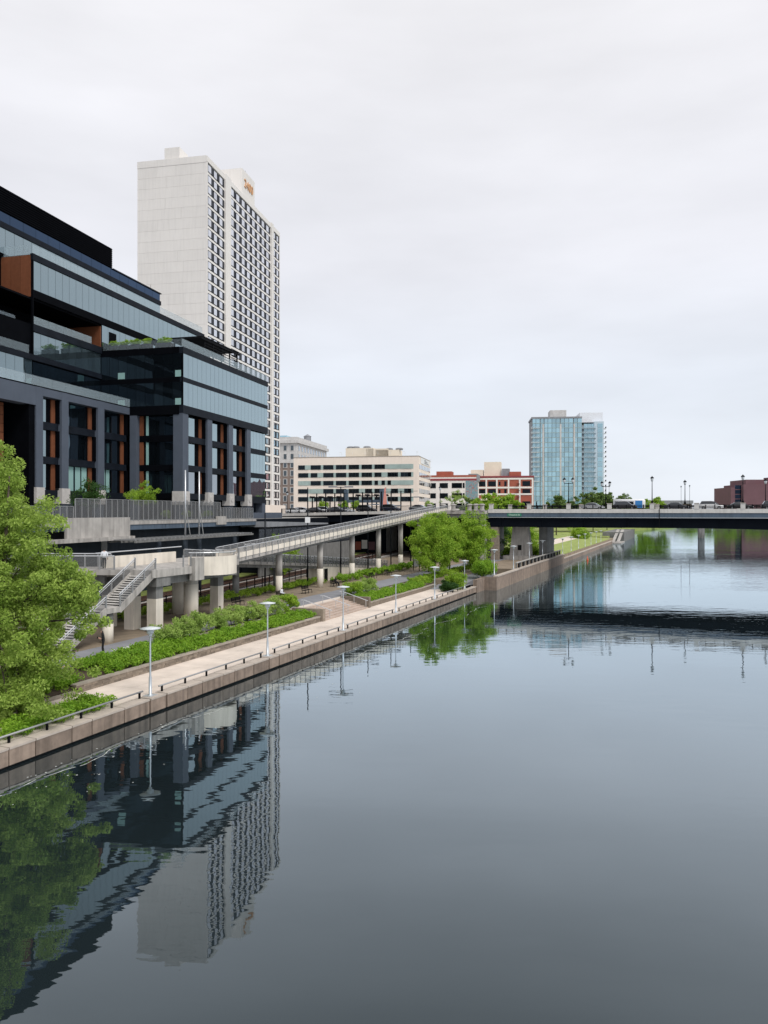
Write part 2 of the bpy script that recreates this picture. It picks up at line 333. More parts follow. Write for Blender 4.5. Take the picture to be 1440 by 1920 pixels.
# ------------------------------------------------------------------ water and land
def water():
    m = bpy.data.materials.new('water'); m.use_nodes = True; t = m.node_tree; t.nodes.remove(t.nodes['Principled BSDF'])
    d = N(t, 'ShaderNodeBsdfDiffuse'); d.inputs['Color'].default_value = (.012, .019, .022, 1)
    gl = N(t, 'ShaderNodeBsdfGlossy'); gl.inputs['Roughness'].default_value = .012; gl.inputs['Color'].default_value = (.82, .93, 1, 1)
    lw = N(t, 'ShaderNodeLayerWeight'); lw.inputs['Blend'].default_value = .5
    ma = N(t, 'ShaderNodeValToRGB'); t.links.new(lw.outputs['Facing'], ma.inputs[0]); e_ = ma.color_ramp.elements    # measured-looking Fresnel curve
    ma.color_ramp.interpolation = 'CARDINAL'
    e_[0].position = 0; e_[0].color = (.02, .02, .02, 1); e_[1].position = 1; e_[1].color = (.97, .97, .97, 1)
    for p_, v_ in ((.36, .04), (.463, .115), (.56, .215), (.65, .35), (.772, .56), (.9, .80)): e_.new(p_).color = (v_, v_, v_, 1)
    mxs = N(t, 'ShaderNodeMixShader'); t.links.new(ma.outputs[0], mxs.inputs[0]); t.links.new(d.outputs[0], mxs.inputs[1]); t.links.new(gl.outputs[0], mxs.inputs[2])
    t.links.new(mxs.outputs[0], t.nodes['Material Output'].inputs[0])
    g = N(t, 'ShaderNodeNewGeometry')
    def layer(sc, scale, detail, rough=.5):
        mp = N(t, 'ShaderNodeMapping'); mp.inputs['Scale'].default_value = sc; mp.inputs['Rotation'].default_value = (0, 0, R(14)); t.links.new(g.outputs['Position'], mp.inputs[0])
        n = N(t, 'ShaderNodeTexNoise'); n.inputs['Scale'].default_value = scale; n.inputs['Detail'].default_value = detail; n.inputs['Roughness'].default_value = rough; t.links.new(mp.outputs[0], n.inputs['Vector']); return n.outputs['Fac']
    def mul(a, v):
        n = N(t, 'ShaderNodeMath', operation='MULTIPLY'); t.links.new(a, n.inputs[0])
        if isinstance(v, float): n.inputs[1].default_value = v
        else: t.links.new(v, n.inputs[1])
        return n.outputs[0]
    def plus(a, b):
        n = N(t, 'ShaderNodeMath', operation='ADD'); t.links.new(a, n.inputs[0]); t.links.new(b, n.inputs[1]); return n.outputs[0]
    gentle = layer((.45, 1.0, 1), .30, 2)        # long lazy undulation
    ripple = layer((.55, 1.5, 1), 1.1, 3)       # wind ripples, patchy
    patch = layer((.35, 1.0, 1), .055, 2)
    mr = N(t, 'ShaderNodeMapRange'); mr.inputs[1].default_value = .50; mr.inputs[2].default_value = .66; t.links.new(patch, mr.inputs[0])
    # more disturbed water round the bridge
    sp = N(t, 'ShaderNodeSeparateXYZ'); t.links.new(g.outputs['Position'], sp.inputs[0])
    far = N(t, 'ShaderNodeMapRange'); far.inputs[1].default_value = 70; far.inputs[2].default_value = 120; far.inputs[3].default_value = 0; far.inputs[4].default_value = 1; t.links.new(sp.outputs['Y'], far.inputs[0])
    w = plus(mul(mr.outputs[0], .5), mul(far.outputs[0], .55))
    w = plus(w, mul(patch, .12))
    chop = layer((.42, 1.35, 1), .8, 2)
    hgt = plus(plus(mul(gentle, WATER_G), mul(chop, .0055)), mul(mul(ripple, w), WATER_R))
    b = N(t, 'ShaderNodeBump'); b.inputs['Strength'].default_value = 1; b.inputs['Distance'].default_value = 1
    t.links.new(hgt, b.inputs['Height']); t.links.new(b.outputs[0], gl.inputs['Normal']); M['water'] = m
WATER_G, WATER_R = .013, .016
water()
o = MB().add([(-700, -300, .25), (2600, -300, .25), (2600, 4000, .25), (-700, 4000, .25)], [(0, 1, 2, 3)]).build('river', 'water')
tag(o, 'calm dark river mirroring the overcast sky', None, None, 'structure')
# river bed / ground sheet to the horizon
o = MB().add([(-5000, -1500, -1.5), (7000, -1500, -1.5), (7000, 7500, -1.5), (-5000, 7500, -1.5)], [(0, 1, 2, 3)]).build('ground', 'soil')
tag(o, 'ground sheet under river and city', None, None, 'structure')
# low bank under quay, path, tracks
mb = MB().prism([(5, 8.25), (124, 8.25), (124, 4.9), (150, 4.9), (150, 60), (5, 60)], -1.2, 2.14)
mb.prism([(150, -1.4), (330, -1.2), (330, 60), (150, 60)], -1.2, 2.1)
fstruct(RIV, 'riverbank', mb, 'soil', 'bare earth river bank beneath the ramps')
# city terrace behind (street level)
fstruct(BLD, 'city_terrace', MB().prism([(84, -8), (900, -14), (900, 500), (84, 500)], -1.2, 10.9), 'city_ground', 'street level ground behind the viaduct')
fstruct(BLD, 'building_terrace', MB().prism([(-60, -.5), (62, -.5), (62, 120), (-60, 120)], -1.2, 11.3), 'city_ground', 'paved terrace the dark office building stands on')
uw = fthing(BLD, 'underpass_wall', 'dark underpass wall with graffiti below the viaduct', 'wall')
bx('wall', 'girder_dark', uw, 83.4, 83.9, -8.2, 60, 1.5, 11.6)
for i_, (y_a, y_b, m_) in enumerate(((-5.5, -3.8, 'brick_purple'), (-3.6, -2.2, 'brick_white'), (-2.0, -.6, 'brick_red'), (-.4, 1.4, 'brick_purple'))): MB().prism([(83.3, y_a), (83.38, y_a), (83.38, y_b), (83.3, y_b)], 3.2 + .3 * (i_ % 2), 5.2 + .4 * (i_ % 2)).build('graffiti_patch', m_, uw)
# left bank beyond the far end and right bank
fstruct(RIV, 'far_left_bank', MB().prism([(330, 1), (520, 3), (900, -40), (900, 400), (330, 400)], -1.2, 2.6), 'grass', 'grassy far left bank')
tag(MB().prism([(240, 650), (330, 640), (560, 630), (2400, 900), (2400, 3800), (-900, 3800), (-900, 1500), (230, 1150), (300, 850)], -1.2, 3.0).build('far_bank', 'terrain'), 'green far bank across the river bend', None, None, 'structure')

# promenade: slabs on a bed
prom = fstruct(RIV, 'promenade', MB().box(5, 124, .75, 5.2, -1.2, 1.14), 'concrete_dark', 'pale paved promenade along the quay')
sm = MB().box(-1.73, 1.73, -1.06, 1.06, 0, .06).mesh('slab', 'pavement')
for i in range(33):
    for j in range(2): link('slab', sm, prom, (8 + 3.48 * i, 1.98 + 2.14 * j, 1.14), 0, None)
# quay wall: facing panels, cap stones, footing blackened for the recess shade
quay = fthing(RIV, 'quay_wall', 'low brown stone-panelled quay wall along the water', 'wall')
bx('footing', 'quay_shade', quay, 5, 124.5, .25, .7, -1.2, 1.05)
pm = {}
MOD = 13.94; S0 = 50.2
for k in range(-3, 6):
    base = S0 + MOD * k - .75
    cuts = [0, 1.55, 3.75, 5.35, 7.75, 9.2, 11.75, MOD]
    for a, b2 in zip(cuts[:-1], cuts[1:]):
        x0, x1 = base + a, base + b2
        if x1 < 6 or x0 > 124: continue
        g0 = .14 if a in (0, 1.55) else .04
        blk('facing_panel', 'quay_block', quay, x0 + g0, x1 - .03, 0, .36, .38, 1.13)
        blk('cap_stone', 'quay_cap', quay, x0 + g0, x1 - .03, -.03, .745, 1.132, 1.24)
# low pipe railing between lamps
for k in range(-2, 6):
    s0 = S0 + MOD * k + .9; s1 = s0 + MOD - 1.5
    r = fthing(RIV, 'pipe_railing', ['', 'low grey pipe railing under the big left tree', 'low pipe railing ending at the nearest lamp post', 'low pipe railing between the nearest and second promenade lamp', 'low pipe railing between second and third promenade lamp', 'low pipe railing between third and fourth promenade lamp', 'low pipe railing between fourth and fifth promenade lamp', 'low pipe railing between fifth and sixth promenade lamp', 'low pipe railing past the sixth promenade lamp'][k + 3], 'railing', 'quay railings')
    s1 = min(s1, 123.5)
    MB().tube((s0, .62, 1.62), (s1, .62, 1.62), .055, None, 8).build('rail', 'steel_grey', r, True)
    n = 6
    for i in range(n):
        s = s0 + .3 + (s1 - s0 - .6) * i / (n - 1); bx('post', 'steel_black', r, s - .05, s + .05, .57, .67, 1.24, 1.58)

# promenade lamps
def lamp(label, s, n, z, H=4.2, group='disc-topped promenade lamps', sc=1.0):
    x, y = W_(RIV, s, n); t = thing('promenade_lamp', label, 'lamp', (x, y, z), RIV[4], group)
    MB().lathe([(.16, 0), (.16, .06), (.095, .08), (.085, 1.1), (.06, 1.2), (.048, 3.55), (.042, H - .62)]).build('pole', 'lamp_metal', t, True)
    MB().lathe([(.05, H - .62), (.11, H - .58), (.11, H - .5), (.06, H - .48), (.2, H - .42), (.22, H - .22), (.16, H - .2)]).build('lantern', 'lamp_glass', t, True)
    MB().lathe([(.15, H - .2), (.62, H - .14), (.63, H - .1), (.2, H - .03), (.02, H)]).build('lamp_shade', 'lamp_glass', t, True)
    bx('footplate', 'steel_light', t, -.35, .35, -.3, .3, 0, .03)
    return t
ORD = ['first', 'second', 'third', 'fourth', 'fifth', 'sixth', 'seventh', 'eighth', 'ninth', 'tenth', 'eleventh', 'twelfth']
ordn = ['nearest', 'second', 'third', 'fourth', 'fifth', 'sixth']
for k in range(6): lamp('slim grey disc-topped lamp on the quay, %s from the viewer' % ordn[k], S0 + MOD * k, .55, 1.24)

# planting bed wall of rough stones
def stone_wall(s0, s1, label, n0=5.2, big=True):
    w = fthing(RIV, 'garden_wall', label, 'wall')
    bx('core', 'mulch', w, s0 + .1, s1 - .1, n0 + .06, n0 + .3, .9, 1.6)
    if big:
        for c in range(3):
            s = s0 + (.2 if c == 1 else 0)
            while s < s1 - .1:
                l = random.uniform(.45, .85); e = min(s + l, s1); d = random.uniform(-.025, .025)
                blk('stone', 'stone_wall', w, s + .008, e - .008, n0 + d, n0 + .33, 1.20 + c * .15, 1.342 + c * .15); s = e
    else:
        bx('stone_facing', 'stone_wall', w, s0, s1, n0, n0 + .35, 1.2, 1.645)
    s = s0 - .03
    while s < s1:
        e = min(s + random.uniform(1.3, 1.8), s1 + .03); blk('coping_stone', 'coping', w, s + .008, e - .008, n0 - .05, n0 + .42, 1.648, 1.75); s = e
stone_wall(49, 82.6, 'rough stone wall edging the long ground-cover bed by the promenade')
stone_wall(95.2, 121, 'low stone wall of the bed past the broad steps', 5.2, False)
fstruct(RIV, 'bed_edge', MB().box(20, 49, 5.2, 5.4, 1.0, 1.38), 'coping', 'stone edging strip left of the garden wall')
# bed soil
def bed(s0, s1, n0, n1, za, zb, label): return fstruct(RIV, 'planting_bed', MB().prism([(s0, n0), (s1, n0), (s1, n1), (s0, n1)], 0, lambda x, y: za + (zb - za) * (y - n0) / (n1 - n0)), 'mulch', label)
bed(20, 58, 5.45, 8.0, 1.45, 2.2, 'mulch bed near the big left tree')
bed(58, 82.6, 5.5, 8.3, 1.62, 2.3, 'mulch bed between quay wall and path')
bed(95.2, 121, 5.5, 8.6, 1.62, 2.3, 'mulch bed beyond the broad steps')
def cover(label, s0, s1, n0, n1, za, zb, seed, dens=15, leaf=.085, hgt=.42, m='leaf_cover', name='ground_cover'):
    g = np.random.default_rng(seed); k = int((s1 - s0) * (n1 - n0) * dens)
    s = s0 + (s1 - s0) * g.random(k); n = n0 + (n1 - n0) * g.random(k)
    lum = .5 + .5 * np.sin(s * 2.1 + seed) * np.sin(n * 2.7 + s * .7)
    z = za + (zb - za) * (n - n0) / (n1 - n0) + hgt * (.25 + .45 * g.random(k) + .45 * lum)
    me = leaf_mesh(name, np.stack([s, n, z], 1), .2 + .2 * g.random(k), 52, leaf, m, .9, .6)
    return tag(link(name, me, None, (RIV[0], RIV[1], 0), RIV[4]), label, 'ground cover', None, 'stuff')
cover('bright green ground cover beside the nearest lamp', 52.5, 82.3, 5.6, 7.15, 1.62, 2.05, 1)
cover('bright green ground cover sloping up to the path edge', 51.5, 62, 7.0, 8.1, 2.0, 2.2, 2)
cover('darker green ground cover left of the garden wall', 36, 50.2, 5.7, 8.0, 1.5, 2.1, 3)
cover('bright green ground cover beyond the broad steps', 95.6, 117, 5.6, 7.3, 1.62, 2.05, 4)
cover('low green plants on the quay strip under the big left tree', 28, 47.5, .95, 2.6, 1.22, 1.25, 5, hgt=.5)
cover('dark green hedge strip behind the ramp columns', 68, 112, 19.0, 20.6, 2.15, 2.2, 6, dens=6, leaf=.10, hgt=.75, m='leaf_mid')
cover('clipped green hedge beside the far path benches', 112, 150, 16.6, 18.4, 2.15, 2.2, 8, dens=6, leaf=.12, hgt=1.0, m='leaf_cover')
cover('green plants on the triangular bed by the fork in the path', 116.5, 131, 6.6, 8.4, 1.6, 1.9, 9, dens=8, hgt=.5, m='leaf_cover')
# dwarf retaining kerb between shrubs and ground cover
fstruct(RIV, 'bed_kerb', MB().box(60.2, 82.4, 7.2, 7.5, 1.4, 2.38).box(100, 116, 7.4, 7.65, 1.4, 2.38), 'coping', 'grey coping kerb between shrubs and ground cover')
sh = [(61.4, 8.0, 1.0), (63.6, 8.0, .95), (66.2, 8.2, 1.05), (68.6, 8.1, 1.0), (71.0, 8.1, 1.1), (73.4, 8.2, 1.0), (75.8, 8.1, 1.05), (78.2, 8.1, 1.15), (80.9, 7.9, .95)]
lab = ['round pale green shrub at the left end of the path bed', 'second pale shrub in the path bed from the left', 'pale shrub third in the path bed row', 'pale shrub fourth in the path bed row', 'middle shrub of the path bed row', 'pale shrub just past the middle of the path bed', 'pale shrub third before the broad steps', 'pale shrub second before the broad steps', 'darker shrub right beside the broad steps']
for i, (s, n, r) in enumerate(sh):
    x, y = W_(RIV, s, n); shrub(lab[i], x, y, 2.15, r * 1.12, 1.75 + .2 * (i % 3), 'leaf_mid' if i == 8 else 'leaf_pale', 40 + i, 40, 80, .085, 'shrubs in the path bed')
for i, (s, n, r, m, l) in enumerate([(97.3, 8.2, 1.35, 'leaf_mid', 'dark round shrub at the right top of the broad steps'), (100.2, 8.3, 1.25, 'leaf_pale', 'pale shrub behind the dark round one by the steps'), (103.0, 8.4, 1.2, 'leaf_pale', 'smaller pale shrub at the end of its row past the steps')]):
    x, y = W_(RIV, s, n); shrub(l, x, y, 2.1, r, 1.9, m, 60 + i, 40, 80, .095, 'shrubs past the steps')
for i, (s, n, r, h, m, l) in enumerate([(119.5, 1.6, 1.9, 2.5, 'leaf_mid', 'big leafy bush overhanging the quay end'), (116.0, 1.7, 1.2, 1.5, 'leaf_dark', 'dark low bush on the promenade side of the quay end'), (133, 1.2, 2.2, 2.6, 'leaf_cover', 'bright bush behind the raised river wall'), (137.5, 1.5, 1.9, 2.2, 'leaf_cover', 'second bright bush behind the raised river wall')]):
    x, y = W_(RIV, s, n); shrub(l, x, y, 1.2 if i < 2 else 2.1, r, h, m, 70 + i, 60, 110, .12)

# broad steps
st = fthing(RIV, 'broad_steps', 'broad stone steps climbing from promenade to path', 'steps')
for i in range(7): bx('step', 'step_stone', st, 83.3, 94.7, 5.0 + i * .5, 5.62 + i * .5 if i < 6 else 9.4, 1.2 + (0 if i else -.05), 1.2 + .143 * (i + 1))
for s in (82.7, 94.72): bx('cheek_wall', 'stone_wall', st, s, s + .56, 4.95, 8.6, 1.15, 2.45)
for j, s in enumerate((84.6, 89.2, 94.2)):
    h = fthing(RIV, 'handrail', ['steel handrail on the left side of the broad steps', 'steel handrail down the middle of the broad steps', 'steel handrail on the right side of the broad steps'][j], 'handrail', 'step handrails')
    for q in (0, .16): MB().path([(s + q, 4.9, 2.1), (s + q, 8.1, 3.05), (s + q, 8.5, 3.05)], .022).build('rail', 'steel_light', h)
    for n, z0, z1 in ((5.1, 1.2, 2.15), (6.6, 1.75, 2.6), (8.2, 2.2, 3.05)): bx('post', 'steel_light', h, s - .03, s + .02, n - .025, n + .025, z0, z1)

# path
fstruct(RIV, 'path', MB().prism([(5, 7.9), (58, 8.1), (82, 8.5), (96, 9.0), (150, 8.7), (200, 6), (200, 10), (150, 13), (96, 13), (58, 11.6), (5, 11.4)], 1.9, 2.2), 'asphalt', 'grey asphalt riverside path')
fstruct(RIV, 'path_fork', MB().prism([(118, 2.3), (124, 1.9), (150, 3), (150, 6.4), (131, 6.5), (118, 5.2)], .9, lambda x, y: 1.24 + (x - 118) * .03), 'asphalt', 'paved fork rising to the path under the bridge')
fstruct(RIV, 'path_apron', MB().box(82, 97, 8.45, 9.35, 1.9, 2.208), 'pavement', 'pale paving at the top of the steps')
fstruct(RIV, 'yellow_line', MB().box(10, 62, 8.35, 8.45, 2.19, 2.206), 'yellow_line', 'yellow edge line on the path')
fstruct(RIV, 'lane_arrow', MB().prism([(57.2, 9.25), (59.6, 9.3), (59.6, 9.0), (61.3, 9.5), (59.6, 10.0), (59.6, 9.7), (57.2, 9.7)], 2.19, 2.207), 'white_line', 'white arrow painted on the path')

# railway
fstruct(BLD, 'track_bed', MB().prism([(-60, -11.3), (150, -11.3), (150, -3.4), (-60, -3.4)], 1.9, 2.42), 'ballast', 'gravel track bed')
for q, (b0, lab_) in enumerate(((-9.9, 'near railway track with rusty rails beside the black fence'), (-6.0, 'far railway track with rusty rails near the building'))):
    tr = fthing(BLD, 'railway_track', lab_, 'railway track', 'railway tracks')
    for g in (0, 1.44):
        mb = MB().box(-55, 145, b0 + g - .035, b0 + g + .035, 2.5, 2.68); mb.box(-55, 145, b0 + g - .08, b0 + g + .08, 2.46, 2.5); mb.build('rail', 'rail_rust', tr)
    tm = MB().box(-.12, .12, -1.25, 1.25, 2.36, 2.47).mesh('sleeper', 'tie_wood')
    for i in range(170): link('sleeper', tm, tr, (-34 + i * .62, b0 + .72, 0))
fstruct(BLD, 'verge', MB().prism([(-60, -3.4), (84, -3.4), (84, -.6), (-60, -.6)], 1.9, 2.6), 'grass', 'dry grass verge behind the tracks')
fn = fthing(BLD, 'track_fence', 'black steel pipe fence along the railway', 'fence')
for z in (2.75, 3.2, 3.65): bx('rail', 'steel_black', fn, -45, 60, -12.02, -11.96, z - .035, z + .035)
pmh = MB().box(-.05, .05, -.05, .05, 2.1, 3.75).mesh('post', 'steel_black')
for i in range(43): link('post', pmh, fn, (-45 + 2.5 * i, -11.9, 0))

# ------------------------------------------------------------------ ramp, platform, walkway, stairs
def ramp(label, off, y0, y1, z0, z1, half, step, facing, cols, name='pedestrian_ramp'):
    """along RMP frame; x = arc length; y = lateral"""
    k = 1 / RMP[3]; x0, x1 = y0 * k, y1 * k
    t = fthing(RMP, name, label, 'ramp'); zf = lambda x: z0 + (z1 - z0) * (x - x0) / (x1 - x0)
    MB().prism([(x0, off - half), (x1, off - half), (x1, off + half), (x0, off + half)], lambda x, y: zf(x) - .38, lambda x, y: zf(x)).build('deck', 'concrete', t)
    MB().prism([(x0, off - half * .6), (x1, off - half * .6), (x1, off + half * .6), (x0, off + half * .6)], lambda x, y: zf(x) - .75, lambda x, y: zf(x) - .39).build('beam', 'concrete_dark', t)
    n = int((x1 - x0) / step)
    for sd_ in (-1, 1):
        yy = off + sd_ * (half - .06); yo = off + sd_ * (half + .03)
        a = (x0, yy, zf(x0)); b = (x1, yy, zf(x1))
        for dz, r in ((1.08, .045), (.93, .025)): MB().tube((a[0], a[1], a[2] + dz), (b[0], b[1], b[2] + dz), r, None, 6).build('handrail' if dz > 1 else 'mid_rail', 'steel_light' if dz > 1 else 'steel_grey', t)
        MB().add([(x0, yy, zf(x0) + .1), (x1, yy, zf(x1) + .1), (x1, yy, zf(x1) + .95), (x0, yy, zf(x0) + .95)], [(0, 1, 2, 3)]).build('mesh_infill', 'mesh_light', t)
        pmesh = MB().box(-.05, .05, -.06, .06, -.28, 1.06).mesh('post', 'steel_grey')
        sl_ = (z1 - z0) / (x1 - x0)
        L = (x1 - x0) / n
        fm = MB().add([(.07, -.03, .02 + sl_ * .07), (L - .07, -.03, .02 + sl_ * (L - .07)), (L - .07, -.03, .56 + sl_ * (L - .07)), (.07, -.03, .56 + sl_ * .07), (.07, .03, .02), (L - .07, .03, .02 + sl_ * L), (L - .07, .03, .56 + sl_ * L), (.07, .03, .56)],
              [(0, 1, 2, 3), (7, 6, 5, 4), (0, 4, 5, 1), (1, 5, 6, 2), (2, 6, 7, 3), (3, 7, 4, 0)]).mesh('fascia_panel', facing)
        for i in range(n + 1):
            x = x0 + L * i; link('post', pmesh, t, (x, yo, zf(x)))
            if i < n and facing: link('fascia_panel', fm, t, (x, yo, zf(x)))
    for yc, m in cols:
        xc = yc * k; zt = zf(xc) - .74
        MB().tube((xc, off, 1.9), (xc, off, 4.7 if zt > 4.9 else zt), .41, None, 16).build('column', 'beige_paint' if m else 'concrete_dark', t, True)
        if zt > 4.9: MB().tube((xc, off, 4.7), (xc, off, zt + .02), .405, None, 16).build('column_shaft', 'concrete' if m else 'concrete_dark', t, True)
    return t
ramp('long beige-panelled pedestrian ramp rising to the bridge', 0, 81.5, 166.5, 7.55, 12.75, 1.35, 1.5, 'beige_paint', [(93, 1), (104.7, 1), (116.1, 1), (127.6, 1), (139.1, 1), (150.6, 1), (161.5, 1)])
ramp('lower switchback ramp descending behind the long ramp', 4.1, 81.5, 140, 7.3, 2.5, 1.2, 1.6, 'mesh', [(90, 0), (100, 0)], 'switchback_ramp')
ab = fthing(RMP, 'ramp_abutment', 'pale concrete wall carrying the end of the lower ramp', 'wall')
k_ = 1 / RMP[3]
MB().prism([(112 * k_, 2.95), (131 * k_, 2.95), (131 * k_, 5.2), (112 * k_, 5.2)], 1.9, lambda x, y: 7.3 - 4.8 * (x / k_ - 81.5) / 58.5 - .42).build('wall', 'beige_paint', ab)
bx('door', 'steel_black', ab, 112 * k_ + .6, 112 * k_ + 1.9, 2.93, 2.97, 2.1, 4.0)

# platform
pf = fthing(RIV, 'ramp_platform', 'concrete platform with rounded beige parapet between stair and ramp', 'platform')
arc = [(74.6 + 3.25 * math.cos(a), 13.9 + 3.25 * math.sin(a)) for a in np.linspace(R(-168), R(10), 15)]
poly = [(64.6, 11.9), (71.2, 11.9)] + arc + [(81.5, 14.2), (81.5, 20.6), (76, 20.6), (64.6, 17.6)]
poly2 = [((x - 74.6) * .96 + 74.6, (y - 13.9) * .96 + 13.9) if (x, y) in arc else (x, y) for x, y in poly]
MB().prism(poly2, 6.85, 7.5).build('deck', 'concrete', pf)
wall = [(p[0], p[1]) for p in arc]
mb = MB()
for (a, b2) in zip(wall[:-1], wall[1:]):
    ca = ((a[0] - 74.6) * .955 + 74.6, (a[1] - 13.9) * .955 + 13.9); cb = ((b2[0] - 74.6) * .955 + 74.6, (b2[1] - 13.9) * .955 + 13.9)
    mb.prism([a, b2, cb, ca], 6.5, 8.25)
mb.build('parapet', 'beige_paint', pf)
mb = MB()
mb.path([((p[0] - 74.6) * .97 + 74.6, (p[1] - 13.9) * .97 + 13.9, 8.62) for p in wall], .05); mb.build('handrail', 'steel_light', pf)
for i in range(1, 15, 3):
    p = wall[i]; q = ((p[0] - 74.6) * .97 + 74.6, (p[1] - 13.9) * .97 + 13.9); MB().tube((q[0], q[1], 8.24), (q[0], q[1], 8.6), .03, None, 6).build('rail_bracket', 'steel_grey', pf)
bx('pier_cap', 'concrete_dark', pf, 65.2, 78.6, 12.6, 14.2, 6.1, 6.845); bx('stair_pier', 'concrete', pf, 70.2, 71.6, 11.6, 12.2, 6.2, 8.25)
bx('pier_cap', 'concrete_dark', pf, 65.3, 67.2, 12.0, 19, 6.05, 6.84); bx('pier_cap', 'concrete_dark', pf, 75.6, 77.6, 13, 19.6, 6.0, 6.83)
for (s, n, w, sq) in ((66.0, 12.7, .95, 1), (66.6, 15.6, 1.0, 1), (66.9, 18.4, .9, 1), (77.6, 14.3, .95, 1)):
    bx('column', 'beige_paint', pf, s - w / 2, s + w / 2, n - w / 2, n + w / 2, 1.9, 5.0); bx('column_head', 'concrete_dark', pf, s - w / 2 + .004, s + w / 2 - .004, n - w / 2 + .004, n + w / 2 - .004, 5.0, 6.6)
for (s, n, r) in ((72.9, 14.0, .68), (76.6, 18.2, .62)):
    MB().tube((s, n, 1.9), (s, n, 5.6), r, None, 20).build('column', 'beige_paint', pf, True); MB().tube((s, n, 5.6), (s, n, 6.6), r - .005, None, 20).build('column_head', 'concrete', pf, True)
# far-side parapet wall with rail
bx('far_parapet', 'beige_paint', pf, 65, 75, 17.3, 17.5, 7.5, 8.5); MB().tube((64, 17.4, 8.85), (76, 17.4, 8.95), .05).build('far_handrail', 'steel_light', pf)
# straight railing piece in front (stair head to round parapet)
for s in (69.0, 70.1): bx('post', 'steel_grey', pf, s - .05, s + .05, 11.95, 12.05, 7.5, 8.55)

# walkway crossing from the building to the platform (runs along X)
wk = thing('footbridge', 'concrete footbridge with mesh railings reaching the platform from the left', 'footbridge', (0, 0, 0))
poly = [(-48, 66.0), (-23.2, 65.2), (-20.6, 65.6), (-21.5, 70.0), (-24.5, 69.2), (-48, 69.6)]
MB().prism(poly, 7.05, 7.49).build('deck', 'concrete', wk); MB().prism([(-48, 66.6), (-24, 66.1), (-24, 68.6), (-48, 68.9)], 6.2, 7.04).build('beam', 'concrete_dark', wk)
for (xa, ya, xb, yb) in ((-48, 66.05, -22.9, 65.35), (-48, 69.5, -24.5, 69.1)):
    MB().tube((xa, ya, 8.66), (xb, yb, 8.66), .05).build('handrail', 'steel_light', wk)
    MB().add([(xa, ya, 7.55), (xb, yb, 7.55), (xb, yb, 8.6), (xa, ya, 8.6)], [(0, 1, 2, 3)]).build('mesh_infill', 'mesh', wk)
    n = 20
    for i in range(n + 1):
        x = xa + (xb - xa) * i / n; y = ya + (yb - ya) * i / n; bx('post', 'steel_grey', wk, x - .06, x + .06, y - .05, y + .05, 7.3, 8.64)
bx('column', 'beige_paint', wk, -30.5, -29.6, 67, 67.9, 1.9, 6.2)

# stair, descending towards the viewer along the river
sr = fthing(RIV, 'concrete_stair', 'concrete stair with steel railings down from the platform', 'stair')
def flight(sa, za, zb, n, n0, n1, run=.27):
    rise = (za - zb) / n
    for i in range(n):
        bx('step', 'parapet_concrete', sr, sa - run * (i + 1) - .03, sa - run * i, n0, n1, za - rise * (i + 1) - .06, za - rise * (i + 1))
    se = sa - run * n
    for y in (n0 - .14, n1): MB().add([(sa, y, za + .12), (sa, y, za - .5), (se, y, zb - .5), (se, y, zb + .12), (sa, y + .14, za + .12), (sa, y + .14, za - .5), (se, y + .14, zb - .5), (se, y + .14, zb + .12)],
        [(0, 1, 2, 3), (7, 6, 5, 4), (0, 4, 5, 1), (1, 5, 6, 2), (2, 6, 7, 3), (3, 7, 4, 0)]).build('stringer', 'concrete', sr)
    MB().add([(sa, n0, za - .3), (se, n0, zb - .3), (se, n1, zb - .3), (sa, n1, za - .3), (sa, n0, za - .5), (se, n0, zb - .5), (se, n1, zb - .5), (sa, n1, za - .5)],
        [(0, 1, 2, 3), (7, 6, 5, 4), (0, 4, 5, 1), (1, 5, 6, 2), (2, 6, 7, 3), (3, 7, 4, 0)]).build('slab', 'concrete_dark', sr)
    for y in (n0 - .07, n1 + .07):
        for dz in (1.0, .82): MB().tube((sa + .1, y, za + dz), (se - .1, y, zb + dz), .04 if dz == 1. else .028).build('handrail', 'steel_light', sr)
        MB().add([(sa, y, za + .15), (se, y, zb + .15), (se, y, zb + .9), (sa, y, za + .9)], [(0, 1, 2, 3)]).build('mesh_infill', 'mesh', sr)
        for i in range(4):
            f = i / 3; s = sa + (se - sa) * f; z = za + (zb - za) * f; bx('post', 'steel_grey', sr, s - .06, s + .06, y - .05, y + .05, z - .1, z + 1)
    return se
e1 = flight(65.2, 7.5, 4.9, 16, 12.1, 14.1)
bx('landing', 'concrete', sr, e1 - 1.6, e1 + .02, 11.95, 14.25, 4.5, 4.9)
e2 = flight(e1 - 1.6, 4.9, 2.2, 17, 12.1, 14.1)
MB().tube((e1 - .8, 12.6, 1.9), (e1 - .8, 12.6, 3.7), .46, None, 16).build('column', 'beige_paint', sr, True); MB().tube((e1 - .8, 12.6, 3.7), (e1 - .8, 12.6, 4.5), .455, None, 16).build('column_head', 'concrete_dark', sr, True)

# ------------------------------------------------------------------ dark office building (x = along the facade away from viewer, y = inland)
ob = fthing(BLD, 'office_building', 'dark glass office building with terracotta reveals and stepped terraces', 'building')
def panes(x0, x1, b, z0, z1, w, m='glass_facade', parent=ob, name='pane'):
    n = max(1, round((x1 - x0) / w)); L = (x1 - x0) / n
    for i in range(n): blk(name, m, parent, x0 + L * i + .022, x0 + L * (i + 1) - .022, b - .05, b + .03, z0, z1)
def panes_y(y0, y1, a, z0, z1, w, m='glass_dark', parent=ob, name='pane'):
    n = max(1, round((y1 - y0) / w)); L = (y1 - y0) / n
    for i in range(n): blk(name, m, parent, a - .05, a + .03, y0 + L * i + .022, y0 + L * (i + 1) - .022, z0, z1)
G0 = 11.35
